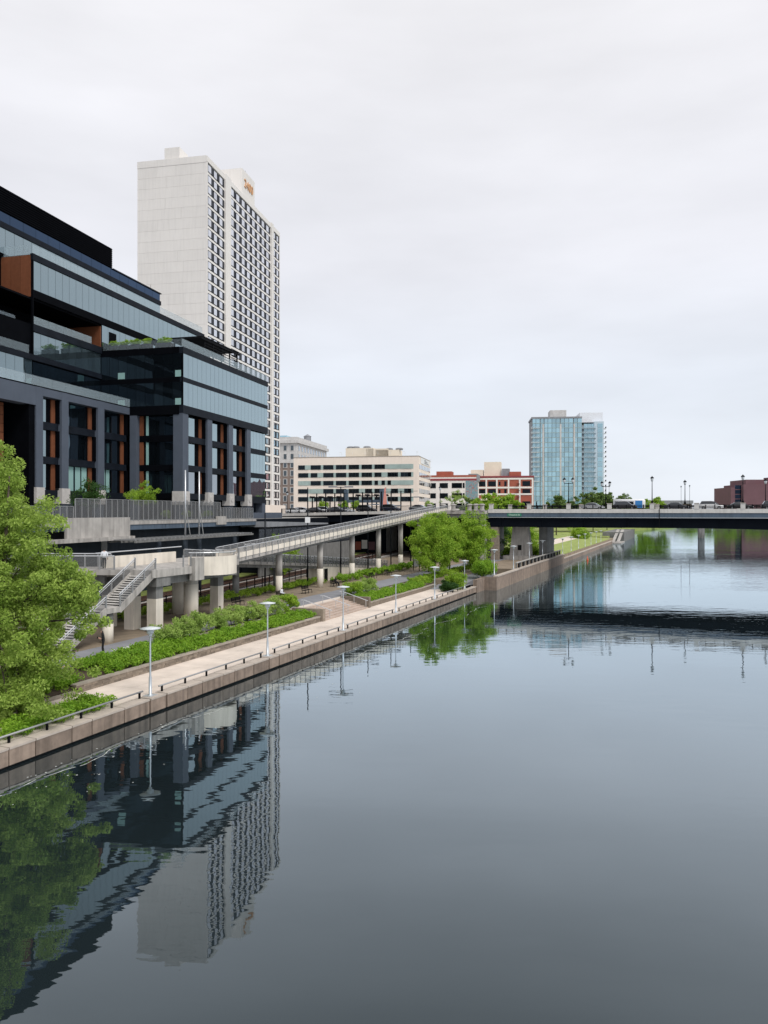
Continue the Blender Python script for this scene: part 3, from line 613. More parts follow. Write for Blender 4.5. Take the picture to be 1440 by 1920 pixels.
# cores (set back behind the glass so that nothing lies in one plane)
core = bx('core', 'panel_black', ob, .02, 30, .06, 40, 26.2, 35.2)                       # wing, upper two storeys
bx('lower_core', 'panel_black', ob, .9, 29.9, 1.6, 40, G0, 26.2)
bx('lower_core', 'panel_black', ob, -19.5, .9, 9.6, 40, G0, 27.0); bx('lower_core', 'panel_black', ob, -60, -19.5, 13.2, 40, G0, 27.0); bx('recess_soffit', 'panel_black', ob, -60, -19.6, 9.62, 13.19, 24.9, 25.3)
bx('middle_core', 'panel_black', ob, -60, 31, 12.98, 40, 27.0, 35.9)
bx('upper_core', 'panel_black', ob, .1, 31, 13.0, 40, 35.9, 39.3)
bx('upper_core', 'panel_black', ob, -60, .1, 18.5, 40, 35.9, 39.3)
bx('box_core', 'panel_black', ob, -14.25, 31, 13.0, 40, 39.25, 44.7)
bx('box_core', 'panel_black', ob, -60, -14.25, 17.4, 40, 39.25, 44.7)
bx('top_core', 'panel_black', ob, -60, 23, 17.08, 40, 44.7, 50.2)
# penthouse louvres
pent = bx('penthouse', 'louvre', ob, -60, 8.83, 17.0, 36, 50.2, 53.35)
for i in range(10): bx('louvre_blade', 'panel_black', pent, -60, 8.86, 16.94, 16.99, 50.4 + i * .3, 50.56 + i * .3)
# wing facade, b = 0
bx('roof_band', 'band_dark', ob, -.05, 30.05, -.12, .5, 34.5, 35.4); bx('floor_band', 'band_dark', ob, -.03, 30.03, -.09, .4, 30.55, 31.2); bx('floor_band', 'band_dark', ob, -.04, 30.04, -.11, .5, 26.2, 27.3)
panes(.12, 29.95, 0, 31.2, 34.5, 1.36); panes(.12, 29.95, 0, 27.3, 30.55, 1.36)
bx('corner_post', 'panel_black', ob, -.06, .1, -.08, .08, 27.3, 34.5)
# wing side facing the viewer (a = 0)
bx('roof_band', 'panel_black', ob, -.1, .4, .52, 12.9, 34.5, 35.42); bx('floor_band', 'panel_black', ob, -.07, .3, .42, 12.9, 30.5, 31.2); bx('floor_band', 'panel_black', ob, -.1, .6, .52, 12.9, 26.0, 27.3)
panes_y(.12, 12.9, -.02, 31.2, 34.5, 1.42); panes_y(.12, 12.9, -.02, 27.3, 30.5, 1.42)  # darker copy of the facade glass, dim reflections set in the material
for (y0, y1) in ((.2, 1.1), (9.0, 10.1)):
    for z in (27.35, 31.25): blk('blind', 'curtain', ob, -.085, -.06, y0, y1, z, z + .9)
# lower wing bays
bays = [(1.6, 7.4), (8.9, 14.6), (16.1, 21.4)]; rows = [(15.06, 18.2), (19.06, 22.3), (23.2, 26.1)]
for (c0, c1) in ((0, 1.6), (7.4, 8.9), (14.6, 16.1), (21.4, 22.9)):
    ci = 1.45 if c0 == 0 else 1.0
    c = bx('column', 'column_blue', ob, c0, c1, -.02, ci, 15.3, 26.19); blk('plinth', 'plinth_stone', ob, c0 - .12, c1 + .12, -.2, ci + .1, 13.4, 15.3); bx('column_foot', 'column_blue', ob, c0 + .05, c1 - .05, .02, ci - .05, G0, 13.4)
    MB().lathe([(.35, 0), (.42, .04), (.36, .06), (.2, .03)], n=12).build('medallion', 'plinth_stone', ob, True).matrix_local = Matrix.Translation(((c0 + c1) / 2, -.2, 14.35)) @ Matrix.Rotation(R(90), 4, 'X')
for (x0, x1) in bays:
    for (z0, z1) in rows:
        w_ = x1 - x0; panes(x0 + .12, x0 + w_ * .62, 1.0, z0, z1, 1.6, 'glass_facade' if z0 > 16 else 'glass_window'); blk('dark_reflection_panel', 'panel_black', ob, x0 + w_ * .62, x1 - .95, 1.0, 1.2, z0, z1)  # black panel in place of the dark reflection in the bay glass
        blk('terracotta_panel', 'terracotta', ob, x1 - .95, x1 - .16, .86, 1.1, z0, z1); blk('reveal_frame', 'panel_black', ob, x1 - .16, x1 + .02, .3, 1.2, z0, z1)
        blk('frame', 'panel_black', ob, x0 - .02, x0 + .12, .1, 1.2, z0 - .2, z1 + .1)
    for z0, z1 in ((14.2, 15.06), (18.2, 19.06), (22.3, 23.2)): blk('spandrel', 'band_dark', ob, x0, x1, .35, 1.55, z0, z1)
    panes(x0 + .1, x1 - .1, 1.55, G0, 14.2, 1.9, 'glass_dark')
for (z0, z1) in ((15.06, 18.2), (19.06, 22.3), (23.2, 26.2)): panes(23.5, 29.9, .4, z0, z1, 1.3, 'glass_facade')
for z0, z1 in ((13.9, 15.06), (18.2, 19.06), (22.3, 23.2)): blk('spandrel', 'band_dark', ob, 22.9, 30, .3, 1.6, z0, z1)
blk('frame', 'panel_black', ob, 22.9, 23.5, .35, 1.6, 15.06, 26.2)
panes(23.2, 27, 1.2, G0, 13.9, 1.9, 'glass_dark'); blk('column', 'column_blue', ob, 28.5, 29.9, .3, 1.58, G0, 13.9); blk('plinth', 'column_blue', ob, 23, 36, -.4, -.1, G0 - 1.0, 12.3)
# side of the wing below the glass box, facing the viewer
for (z0, z1) in rows:
    panes_y(1.7, 6.0, .82, z0, z1, 1.6, 'glass_dark'); blk('terracotta_panel', 'terracotta', ob, .55, .8, 6.5, 7.05, z0, z1)
    blk('blind', 'curtain', ob, .68, .72, 5.7, 6.1, z0, z1)
for z0, z1 in ((14.2, 15.06), (18.2, 19.06), (22.3, 23.2)): blk('spandrel', 'panel_black', ob, .5, .95, 1.5, 7.0, z0, z1)
blk('column', 'column_blue', ob, -.25, .75, 7.1, 8.1, G0, 26.0)
# main lower facade, b = 8.1
cols8 = [(-19.6, -18.4), (-15.0, -13.7), (-7.65, -6.25)]
for (c0, c1) in cols8:
    bx('column', 'column_blue', ob, c0, c1, 8.1, 9.2, 15.3, 27.1); blk('plinth', 'plinth_stone', ob, c0 - .12, c1 + .12, 7.95, 9.25, 13.4, 15.3); bx('column_foot', 'column_blue', ob, c0 + .05, c1 - .05, 8.15, 9.15, G0, 13.4)
bx('header', 'column_blue', ob, -18.4, -15.0, 8.12, 9.4, 26.15, 27.08); bx('header', 'column_blue', ob, -13.7, -7.65, 8.12, 9.4, 26.15, 27.08); bx('header', 'column_blue', ob, -6.25, -.26, 8.12, 9.4, 26.15, 27.08)
bx('header', 'column_blue', ob, -60, -19.6, 8.12, 9.6, 24.9, 27.08)
for (x0, x1) in ((-18.4, -15.0), (-13.7, -7.65), (-6.25, -.3)):
    for (z0, z1) in rows:
        w_ = x1 - x0; f_ = .5 if x0 < -15 else (.78 if x0 < -10 else .74)
        panes(x0 + .12, x0 + w_ * f_, 9.1, z0, z1, 1.35, 'glass_facade' if x0 < -15 else 'glass_dark'); blk('dark_reflection_panel', 'panel_black', ob, x0 + w_ * f_, x1 - .85, 9.1, 9.3, z0, z1)  # later bays get darker glass: the wing's dark reflection put into the material
        blk('terracotta_panel', 'terracotta', ob, x1 - .85, x1 - .12, 8.96, 9.2, z0, z1); blk('reveal_frame', 'panel_black', ob, x1 - .12, x1 + .02, 8.4, 9.3, z0, z1)
        blk('frame', 'panel_black', ob, x0 - .02, x0 + .12, 8.2, 9.46, z0 - .2, z1 + .1)
    for z0, z1 in ((14.2, 15.06), (18.2, 19.06), (22.3, 23.2)): blk('spandrel', 'band_dark', ob, x0, x1, 8.6, 9.58, z0, z1)
    panes(x0 + .1, x1 - .1, 9.55, G0, 14.2, 1.6, 'glass_dark')
for x in (-12.6, -11.2, -9.9): blk('blind', 'curtain', ob, x, x + 1.05, 9.0, 9.02, 15.06, 18.15)
for x in (-5.6, -4.6): blk('blind', 'curtain', ob, x, x + .8, 9.0, 9.02, 15.06, 18.15)
# tall entrance recess at the left with terracotta back
bx('entrance_reveal', 'terracotta', ob, -27, -22.2, 10.4, 10.8, G0, 24.9); bx('entrance_pier', 'panel_black', ob, -20.6, -19.6, 8.3, 13.1, G0, 24.9)
for z in np.arange(12.5, 24.8, 1.0): blk('cladding_joint', 'panel_black', ob, -27, -22.21, 10.37, 10.4, z, z + .03)
# terrace over the lower facade: railing glass
bx('terrace_slab', 'panel_black', ob, -60, -.1, 8.2, 13, 27.085, 27.25)
n = 22
for i in range(n): blk('railing_pane', 'rail_glass', ob, -60 + 52 / n * i + 8, -60 + 52 / n * (i + 1) + 7.96, 8.2, 8.24, 27.25, 28.35)
# middle band b = 12.9
panes(-60, -14.4, 12.9, 28.2, 31.4, 1.5); panes(-14.3, -.15, 12.9, 28.2, 31.2, 1.45, 'glass_dark')
bx('floor_band', 'band_dark', ob, -60, -.12, 12.7, 13.0, 31.4, 32.1); bx('floor_band', 'band_dark', ob, -14.35, -.12, 12.65, 13.0, 35.0, 35.93)
panes(-14.2, -.15, 12.9, 32.1, 35.0, 1.45)
bx('corner_post', 'panel_black', ob, -14.4, -14.2, 12.75, 13.0, 32.1, 44.7)
# terracotta cheeks on the viewer's side (a = -14.35)
for z0, z1 in ((32.15, 35.7), (39.35, 44.55)):
    for j in range(3):
        blk('cladding_panel', 'terracotta', ob, -14.45, -14.3, 13.05 + j * 1.45, 14.47 + j * 1.45, z0, z1)
    bx('cheek_frame', 'panel_black', ob, -14.42, -14.2, 17.4, 17.9, z0 - .1, z1 + .1)
bx('cheek_core', 'panel_black', ob, -14.28, -13, 13.02, 18, 32.1, 35.9)
bx('terrace_soffit', 'panel_black', ob, -60, -.02, 13.01, 18.4, 39.0, 39.24); bx('terrace_end', 'terracotta', ob, -.12, .08, 12.95, 18.4, 35.95, 39.0)
bx('floor_band', 'panel_black', ob, -14.38, 31, 12.72, 13.02, 39.24, 40.25)
panes(.15, 31, 12.9, 35.95, 39.2, 1.5)
bx('terrace_door', 'panel_black', ob, 1.9, 3.6, 12.78, 12.86, 36.0, 38.6)
panes(-14.2, 31, 12.9, 40.28, 43.95, 1.42)
bx('roof_band', 'band_dark', ob, -14.42, 31.05, 12.7, 13.1, 43.95, 44.75)
for i in range(27): blk('railing_pane', 'rail_glass', ob, -14.3 + 1.66 * i, -14.3 + 1.66 * (i + 1) - .04, 12.85, 12.89, 44.75, 45.9)
for i in range(8): blk('railing_pane', 'rail_glass', ob, -14.3 + 1.5 * i, -14.3 + 1.5 * (i + 1) - .04, 12.8, 12.84, 35.94, 36.95)
for i in range(4): blk('railing_pane', 'rail_glass', ob, -14.36, -14.32, 13.1 + 1.3 * i, 14.36 + 1.3 * i, 44.6, 45.9)
for i in range(9): blk('railing_pane', 'rail_glass', ob, -40 + 2.8 * i, -40 + 2.8 * (i + 1) - .04, 12.95, 12.99, 32.1, 33.2)
for i in range(9): blk('railing_pane', 'rail_glass', ob, -40 + 2.8 * i, -40 + 2.8 * (i + 1) - .04, 14.95, 14.99, 35.9, 37.0)
# set-back top
panes(-40, 22.9, 17.0, 45.0, 48.2, 1.6); bx('floor_band', 'band_dark', ob, -60, 23.05, 16.8, 17.1, 48.2, 48.9); panes(-40, 22.9, 17.0, 48.9, 50.15, 2.4, 'glass_navy'); bx('roof_band', 'panel_navy', ob, 8.85, 23.1, 16.75, 17.2, 50.15, 50.3)
bx('end_wall', 'panel_navy', ob, 22.95, 23.02, 17.1, 36, 44.7, 50.1)
# wing roof railing
for i in range(20): blk('railing_pane', 'rail_glass', ob, 1.5 * i, 1.5 * (i + 1) - .04, .1, .14, 35.4, 36.55)
for i in range(8): blk('railing_pane', 'rail_clear', ob, .1, .14, .2 + 1.56 * i, .2 + 1.56 * (i + 1) - .04, 35.43, 36.55)
# rooftop planters and pergola stand on the terrace: things of their own
for i, (y, w) in enumerate(((1.9 + 1.6, 2.4), (6.2, 1.3), (8.0, 1.6), (9.8, 1.3), (11.5, 1.6))):
    x_, y_ = W_(BLD, 1.2, y); t = thing('roof_planter', 'dark planter box with clipped green bush on the wing roof, %s from the corner' % ['nearest', 'second', 'third', 'fourth', 'farthest'][i], 'planter', (x_, y_, 35.2), BLD[4], 'planters on the wing roof')
    bx('box', 'planter_box', t, -.45, .45, -w / 2, w / 2, 0, 1.1)
    C = crown_points(0, 0, 1.45, .5, w * .5, .4, 26, .2, 90 + i); link('foliage', leaf_mesh('foliage', C, [.3] * 26, 60, .09, 'leaf_mid'), t)
pg = fthing(BLD, 'roof_pergola', 'black steel pergola with slatted sides on the wing roof', 'pergola')
for a in (9.5, 12.4, 15.3, 18.2, 21): 
    for b in (1.6, 6.6): bx('post', 'steel_black', pg, a - .09, a + .09, b - .09, b + .09, 35.2, 38.5)
bx('edge_beam', 'steel_black', pg, 8.3, 21.4, 1.35, 1.55, 38.4, 38.75); bx('edge_beam', 'steel_black', pg, 8.3, 21.4, 6.75, 6.95, 38.4, 38.75); bx('end_beam', 'steel_black', pg, 8.1, 8.3, 1.35, 7.6, 38.42, 38.74)
for i in range(28): bx('roof_slat', 'steel_black', pg, 8.5 + .46 * i, 8.66 + .46 * i, 1.2, 7.3, 38.76, 38.86)
for i in range(6): bx('side_slat', 'steel_black', pg, 9.5, 21, 1.5, 1.58, 35.9 + .42 * i, 36.0 + .42 * i)

# terrace edge in front of the building: deck, fence, canopy, masts
tk = fthing(BLD, 'terrace_deck', 'concrete terrace edge slab with ribbed steel underside', 'deck')
bx('slab', 'concrete', tk, -60, 17, -3.6, -.52, 10.95, 11.34); bx('edge_wall', 'concrete', tk, -30, -18.8, -3.75, -3.45, 9.7, 11.8); bx('edge_wall', 'concrete', tk, 3.2, 6, -3.75, -3.45, 10.6, 11.8); bx('lower_slab', 'concrete', tk, -60, -18.8, -4.4, -3.46, 9.3, 9.69)
for i in range(90): blk('rib', 'girder_blue', tk, -60 + .85 * i, -59.75 + .85 * i, -3.5, -.95, 10.45, 10.94)
bx('edge_beam', 'girder_blue', tk, -18.7, 17, -3.5, -3.3, 10.35, 10.93)
def mesh_fence(label, a0, a1, b, z0, z1, step, fr_='steel_grey', inf='mesh'):
    t = fthing(BLD, 'panel_fence', label, 'fence', None); n = round((a1 - a0) / step); L = (a1 - a0) / n
    for i in range(n + 1): blk('post', fr_, t, a0 + L * i - .045, a0 + L * i + .045, b - .045, b + .045, z0, z1)
    for i in range(n): blk('mesh_panel', inf, t, a0 + L * i + .05, a0 + L * (i + 1) - .05, b - .008, b + .008, z0 + .15, z1 - .05)
    bx('top_rail', fr_, t, a0, a1, b - .04, b + .04, z1, z1 + .06); bx('bottom_rail', fr_, t, a0, a1, b - .03, b + .03, z0 + .08, z0 + .14); return t
mesh_fence('tall grey mesh panel fence along the office terrace', -28, 5, -3.25, 11.34, 13.75, 1.05)
mesh_fence('shorter grey mesh fence right of the tall terrace fence', 5.2, 16.5, -3.25, 11.34, 13.0, .9)
mesh_fence('short mesh fence left of the tall terrace fence behind the tree', -40, -28.3, -3.25, 10.6, 12.95, 1.1)
# pots with shrubs and small trees on the terrace
for i, (a, b, l) in enumerate(((-3.0, -1.6, 'left'), (2.2, -1.7, 'middle'), (8.0, -1.6, 'right'))):
    x_, y_ = W_(BLD, a - 4, b); shrub('pale shrub in dark trough behind the terrace fence, %s one' % l, x_, y_, 11.6, .8, 1.1, 'leaf_pale', 110 + i, 26, 60, .09, 'terrace trough shrubs', 'terrace_shrub')
for i, (a, b, h, l) in enumerate(((-17.5, 2.2, 5.0, 'small dark green tree on the terrace left of the facade'), (-5.5, 2.8, 4.6, 'small spreading tree on the terrace before the wing'))):
    x_, y_ = W_(BLD, a, b); tree('terrace_tree', l, x_, y_, 11.3, 11.3 + h, 1.9, 13.1, 55, 60, .55, .11, 'leaf_mid' if i else 'leaf_dark', 120 + i, .07, .3)
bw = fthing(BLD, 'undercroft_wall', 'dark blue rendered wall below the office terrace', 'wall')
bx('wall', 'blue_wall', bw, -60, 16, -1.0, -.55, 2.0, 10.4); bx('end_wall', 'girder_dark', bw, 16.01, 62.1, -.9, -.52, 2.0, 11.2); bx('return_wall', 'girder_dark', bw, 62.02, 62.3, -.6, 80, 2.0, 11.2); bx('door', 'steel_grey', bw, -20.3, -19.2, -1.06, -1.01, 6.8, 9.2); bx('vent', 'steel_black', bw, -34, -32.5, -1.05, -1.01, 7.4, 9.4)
cp = fthing(BLD, 'lattice_canopy', 'flat steel lattice canopy on dark columns beneath the terrace', 'canopy')
for i in range(33): blk('slat', 'steel_grey', cp, -23 + .95 * i, -22.7 + .95 * i, -7.0, -3.8, 9.3, 9.42)
for b in (-7.0, -5.4, -3.9): bx('purlin', 'concrete_dark', cp, -23, 8, b - .1, b + .1, 9.05, 9.28)
for a in (-16.5, -10.2, -6.6, 4): MB().tube((a, -6, 2.4), (a, -6, 9.04), .3, None, 12).build('column', 'blue_wall', cp, True)
for j, a in enumerate((-10.2, -6.6)):
    t = fthing(BLD, 'mast', ['white mast with slanting stay, left one by the fence', 'white mast with slanting stay, right one by the fence'][j], 'mast', 'white masts')
    MB().tube((a, -6, 9.43), (a, -6, 17.6), .11, .09, 10).build('pole', 'steel_light', t, True); MB().tube((a + .1, -6, 13.2), (a + 4.2, -4.4, 9.4), .05).build('stay', 'white_paint', t)
# shed right of the terrace
sd_ = fthing(BLD, 'utility_shed', 'low dark utility shed with flat grey roof beside the viaduct', 'shed')
bx('wall', 'steel_dark', sd_, 17.6, 48, -4.6, -.6, 2.2, 10.0); MB().prism([(17, -5.4), (49, -5.0), (49, -.55), (17, -.55)], 10.0, lambda x, y: 10.9 - (x - 17) * .02).build('roof', 'roof_grey', sd_)
bx('door', 'blue_wall', sd_, 22, 26, -4.66, -4.61, 2.4, 6.5)
t = mesh_fence('dark chain link fence in front of the utility shed', 12, 60, -6.2, 6.4, 9.8, 2.6, 'steel_dark', 'chain_link')
bx('fence_base', 'concrete_dark', t, 12, 60, -6.35, -6.05, 2.4, 6.4)
for j, a in enumerate((4, 10)):
    t = fthing(BLD, 'pipe_gate', ['white pipe gate under the canopy, left one', 'white pipe gate under the canopy, right one'][j], 'gate', 'pipe gates')
    MB().path([(a, -7.5, 6.6), (a, -7.5, 7.8), (a + 3.6, -7.5, 7.8), (a + 3.6, -7.5, 6.6)], .06).build('frame', 'white_paint', t); bx('bar', 'white_paint', t, a, a + 3.6, -7.53, -7.47, 7.15, 7.22)
fstruct(BLD, 'service_deck', MB().box(-2, 18, -8.2, -6.4, 6.2, 6.58), 'concrete_dark', 'service deck below the canopy')

# ------------------------------------------------------------------ residential tower
tw = fthing(TOW, 'apartment_tower', 'tall off-white concrete apartment tower with rows of small windows', 'tower')
TB, TT = 10.9, 104.2
bx('core', 'tower_wall', tw, .262, 56, .35, 19.6, TB, TT - .4)
# viewer-side precast panels, row by row
rowh = 2.78
for r in range(34):
    z1 = 102.4 - rowh * r; z0 = z1 - rowh + .03
    if z0 < TB: break
    g = random.Random(r); cuts = sorted([0] + [g.uniform(2, 17.6) for _ in range(g.choice((0, 1, 1, 2)))] + [19.2])
    for a, b in zip(cuts[:-1], cuts[1:]):
        if b - a > .6: blk('precast_panel', 'tower_precast', tw, 0, .28, .4 + a + .012, .4 + b - .012, z0, z1)
bx('parapet', 'tower_precast', tw, -.05, .3, .3, 19.65, 102.44, TT); bx('parapet', 'tower_precast', tw, -.04, 56.1, 0, .45, 102.7, TT - .1)
bx('corner_pier', 'tower_precast', tw, .02, .5, .02, .42, TB, 102.6)
for (a0, a1) in ((11.3, 15.0), (47.4, 49.4)): bx('pilaster', 'tower_precast', tw, a0, a1, -.28, .4, TB, TT + .15)
bx('corner_pier', 'tower_precast', tw, 55.6, 56.05, .02, .4, TB, 102.6)
bx('penthouse', 'tower_precast', tw, 26.4, 36.4, 1.2, 17, TT - .4, 112.6); bx('roof_hut', 'tower_precast', tw, .6, 5.5, 8, 12.2, TT - .4, 107.4)
t2 = link('sign_lettering', text_mesh('2400', 3.5, 'sign_orange', .12), tw); t2.matrix_local = Matrix.Translation((31.4, 1.08, 108.9)) @ Matrix.Rotation(R(90), 4, 'X')
MB().path([(33.5, 3, 112.6), (33.5, 3, 115)], .08).path([(34.5, 3, 112.6), (34.5, 3, 114)], .08).build('aerial', 'steel_grey', tw)
def tower_window(w):
    b = MB(); b.box(0, w, .1, .2, 0, 2.1, 0); b.box(.22, w * .62, .06, .1, .16, 1.88, 1); b.box(w * .74, w - .14, .06, .1, .14, 1.9, 2); return b.mesh('window', ['panel_black', 'glass_tower', 'panel_navy'])
wm = {}; vent = MB().box(0, 1.1, .17, .26, -.02, .52).mesh('air_vent', 'panel_black')
grid = [(.65 + 3.55 * i, 3.36) for i in range(3)] + [(15.3 + 4.0 * i, 3.7) for i in range(8)] + [(49.9 + 2.95 * i, 2.6) for i in range(2)]
rest = MB(); spm = {}
for r in range(32):
    z = 100.3 - rowh * r
    if z < 14: break
    for ci, (a, w) in enumerate(grid):
        vis = r < 17 if ci < 3 else (r < 18 if ci < 9 else True)
        if vis:
            if w not in wm: wm[w] = tower_window(w)
            link('window', wm[w], tw, (a, .02, z)); link('air_vent', vent, tw, (a + w * .33, .1, z - .58))
        else: rest.box(a, a + w, .16, .3, z, z + 1.9)
tag(rest.build('window_rows', 'panel_navy', tw), None, None, None, 'stuff')
# spandrel strips between window rows stand proud, piers between windows
for r in range(32):
    z = 100.3 - rowh * r
    if z < 14: break
    for (a0, a1) in ((.5, 11.3), (15.0, 47.4), (49.4, 55.6)): blk('spandrel', 'tower_wall', tw, a0, a1, .18, .38, z + 2.1 - rowh, z)
bx('podium', 'office_beige', tw, 10, 60, -.6, .3, TB, 14.6)

# ------------------------------------------------------------------ road bridge and approach viaduct (x along parapet, y away from viewer)
br = fthing(BRG, 'road_bridge', 'steel girder road bridge with concrete parapet crossing the river', 'bridge')
b0, b1, WD = 24, 190, 17.5
bx('deck', 'road', br, b0, b1, .4, WD - .4, 12.35, 12.85)
bx('near_fascia', 'parapet_concrete', br, b0, b1, 0, .5, 12.2, 13.0); bx('far_fascia', 'concrete', br, b0, b1, WD - .5, WD, 12.2, 13.0)
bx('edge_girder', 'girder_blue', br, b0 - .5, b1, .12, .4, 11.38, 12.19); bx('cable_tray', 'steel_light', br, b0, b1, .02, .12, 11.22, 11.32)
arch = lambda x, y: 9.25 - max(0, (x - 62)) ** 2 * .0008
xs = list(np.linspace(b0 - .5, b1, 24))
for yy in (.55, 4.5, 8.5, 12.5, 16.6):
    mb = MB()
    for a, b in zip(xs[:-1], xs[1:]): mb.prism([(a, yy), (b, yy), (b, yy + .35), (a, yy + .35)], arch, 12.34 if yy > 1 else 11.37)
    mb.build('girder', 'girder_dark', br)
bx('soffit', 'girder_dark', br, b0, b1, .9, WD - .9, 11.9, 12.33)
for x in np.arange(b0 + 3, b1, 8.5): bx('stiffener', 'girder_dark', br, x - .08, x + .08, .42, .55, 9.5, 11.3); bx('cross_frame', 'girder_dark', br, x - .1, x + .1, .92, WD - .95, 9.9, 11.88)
bx('downpipe', 'steel_black', br, 58.4, 58.52, -.1, 0, 9.2, 13.0)
px_ = [24.7 + 8.1 * i for i in range(18)]
for side, y in ((0, .25), (1, WD - .25)):
    for x in px_: bx('pillar', 'parapet_concrete', br, x - .42, x + .42, y - .3, y + .3, 12.99, 14.05); blk('pillar_cap', 'quay_cap', br, x - .5, x + .5, y - .38, y + .38, 14.05, 14.15)
    for xa, xb in zip(px_[:-1], px_[1:]):
        for z in (13.75, 13.5, 13.2): blk('rail', 'steel_black', br, xa + .42, xb - .42, y - .05, y + .05, z - .06, z + .05)
        for q in range(1, 5): x = xa + (xb - xa) * q / 5; blk('rail_post', 'steel_black', br, x - .09, x + .09, y - .06, y + .06, 13.0, 13.85)
bx('pavement', 'concrete', br, b0, b1, .5, 3, 12.85, 13.0); bx('pavement', 'concrete', br, b0, b1, WD - 3, WD - .5, 12.85, 13.0)
sg = bx('street_sign', 'sign_green', br, 28.2, 31.2, .04, .1, 11.5, 12.1)
t2 = link('sign_lettering', text_mesh('Chestnut St', .5, 'white_paint', .01), br); t2.matrix_local = Matrix.Translation((29.7, .03, 11.8)) @ Matrix.Rotation(R(90), 4, 'X')
# abutment and piers on land
bx('abutment', 'concrete_dark', br, 20.8, 23.4, 1.0, WD - 1, 1.9, 12.3); bx('corner_pilaster', 'concrete', br, 22.4, 23.45, -.4, 1.2, 1.9, 12.2)
bx('brick_pier', 'stone_wall', br, 24.5, 26.1, .6, 2.0, 1.9, 9.2)
MB().add([(27.6, 4, 1.9), (32.4, 4, 1.9), (32.4, 6.4, 1.9), (27.6, 6.4, 1.9), (28.3, 4.5, 9.2), (31.7, 4.5, 9.2), (31.7, 6, 9.2), (28.3, 6, 9.2)],
   [(3, 2, 1, 0), (4, 5, 6, 7), (0, 1, 5, 4), (1, 2, 6, 5), (2, 3, 7, 6), (3, 0, 4, 7)]).build('stone_pier', 'concrete', br)
bx('pier_niche', 'steel_black', br, 29.5, 30.3, 4.1, 4.3, 4.2, 5.3); bx('pier_base', 'concrete', br, 26.4, 35, 3.4, 7.2, 1.9, 3.0); bx('pier', 'concrete_dark', br, 33.4, 35.2, 7.4, 15, 1.9, 9.2)
# landing with balusters, meets the ramp
ld = fthing(BRG, 'bridge_landing', 'concrete balcony landing with stout balustrade posts where ramp meets bridge', 'landing')
bx('slab', 'concrete', ld, 10.6, 23.95, -2.4, -.26, 12.0, 12.7); bx('beam', 'concrete_dark', ld, 11, 23.4, -2.0, -.3, 11.2, 11.99)
for x in (11.6, 14.7, 17, 20.6, 22, 23.3): MB().lathe([(.62, 0), (.62, .25), (.48, .3), (.48, 1.1), (.66, 1.2), (.66, 1.35), (.3, 1.5)], (x, -2.1, 12.65), 12).build('baluster_post', 'concrete', ld)
for xa, xb in ((15.3, 16.4), (17.6, 20.0)):
    MB().box(xa, xb, -2.16, -2.04, 13.65, 13.75).build('rail', 'steel_grey', ld)
    n = int((xb - xa) / .22)
    for i in range(n): blk('picket', 'steel_grey', ld, xa + .22 * i + .08, xa + .22 * i + .12, -2.12, -2.08, 12.7, 13.66)

vd = fthing(BRG, 'approach_viaduct', 'street viaduct with picket railing carrying parked and queued cars', 'viaduct')
zs = lambda x, y=0: 12.85 if x > 20 else 11.75 + (x + 35) * (1.1 / 55)
def sbox(x0, x1, y0, y1, d0, d1): return MB().prism([(x0, y0), (x1, y0), (x1, y1), (x0, y1)], lambda x, y: zs(x) + d0, lambda x, y: zs(x) + d1)
sbox(-90, 21, 0, 26, -.45, 0).build('deck', 'road', vd); sbox(-27, 8, -.25, .35, -.5, .14).build('kerb', 'parapet_concrete', vd)
sbox(-27, 20.5, .3, .7, -2.1, -.46).build('girder', 'girder_dark', vd); sbox(-27, 20.5, 8, 24, -2.0, -.46).build('girder', 'girder_dark', vd)
bx('back_wall', 'girder_dark', vd, -40, 21, 24, 25, 1.5, 11.3); bx('end_wall', 'blue_wall', vd, -42, -27, -.2, 24, 1.5, 11.2)
for i in range(15):
    x = -26.5 + 2.35 * i; tall = True
    bx('fence_post', 'steel_black', vd, x - .11, x + .11, .0, .2, zs(x) + .1, zs(x) + (4.6 if i > 3 else 1.3))
    x2 = x + 2.13
    sbox(x + .11, x2, .08, .12, 1.15, 1.25).build('rail', 'steel_black', vd)
    for q in range(9): xx = x + .28 + .21 * q; blk('picket', 'steel_black', vd, xx - .02, xx + .02, .08, .12, zs(xx) + .15, zs(xx) + 1.16)
sbox(-15, 8, .07, .1, 4.4, 4.47).build('fence_wire', 'steel_black', vd)

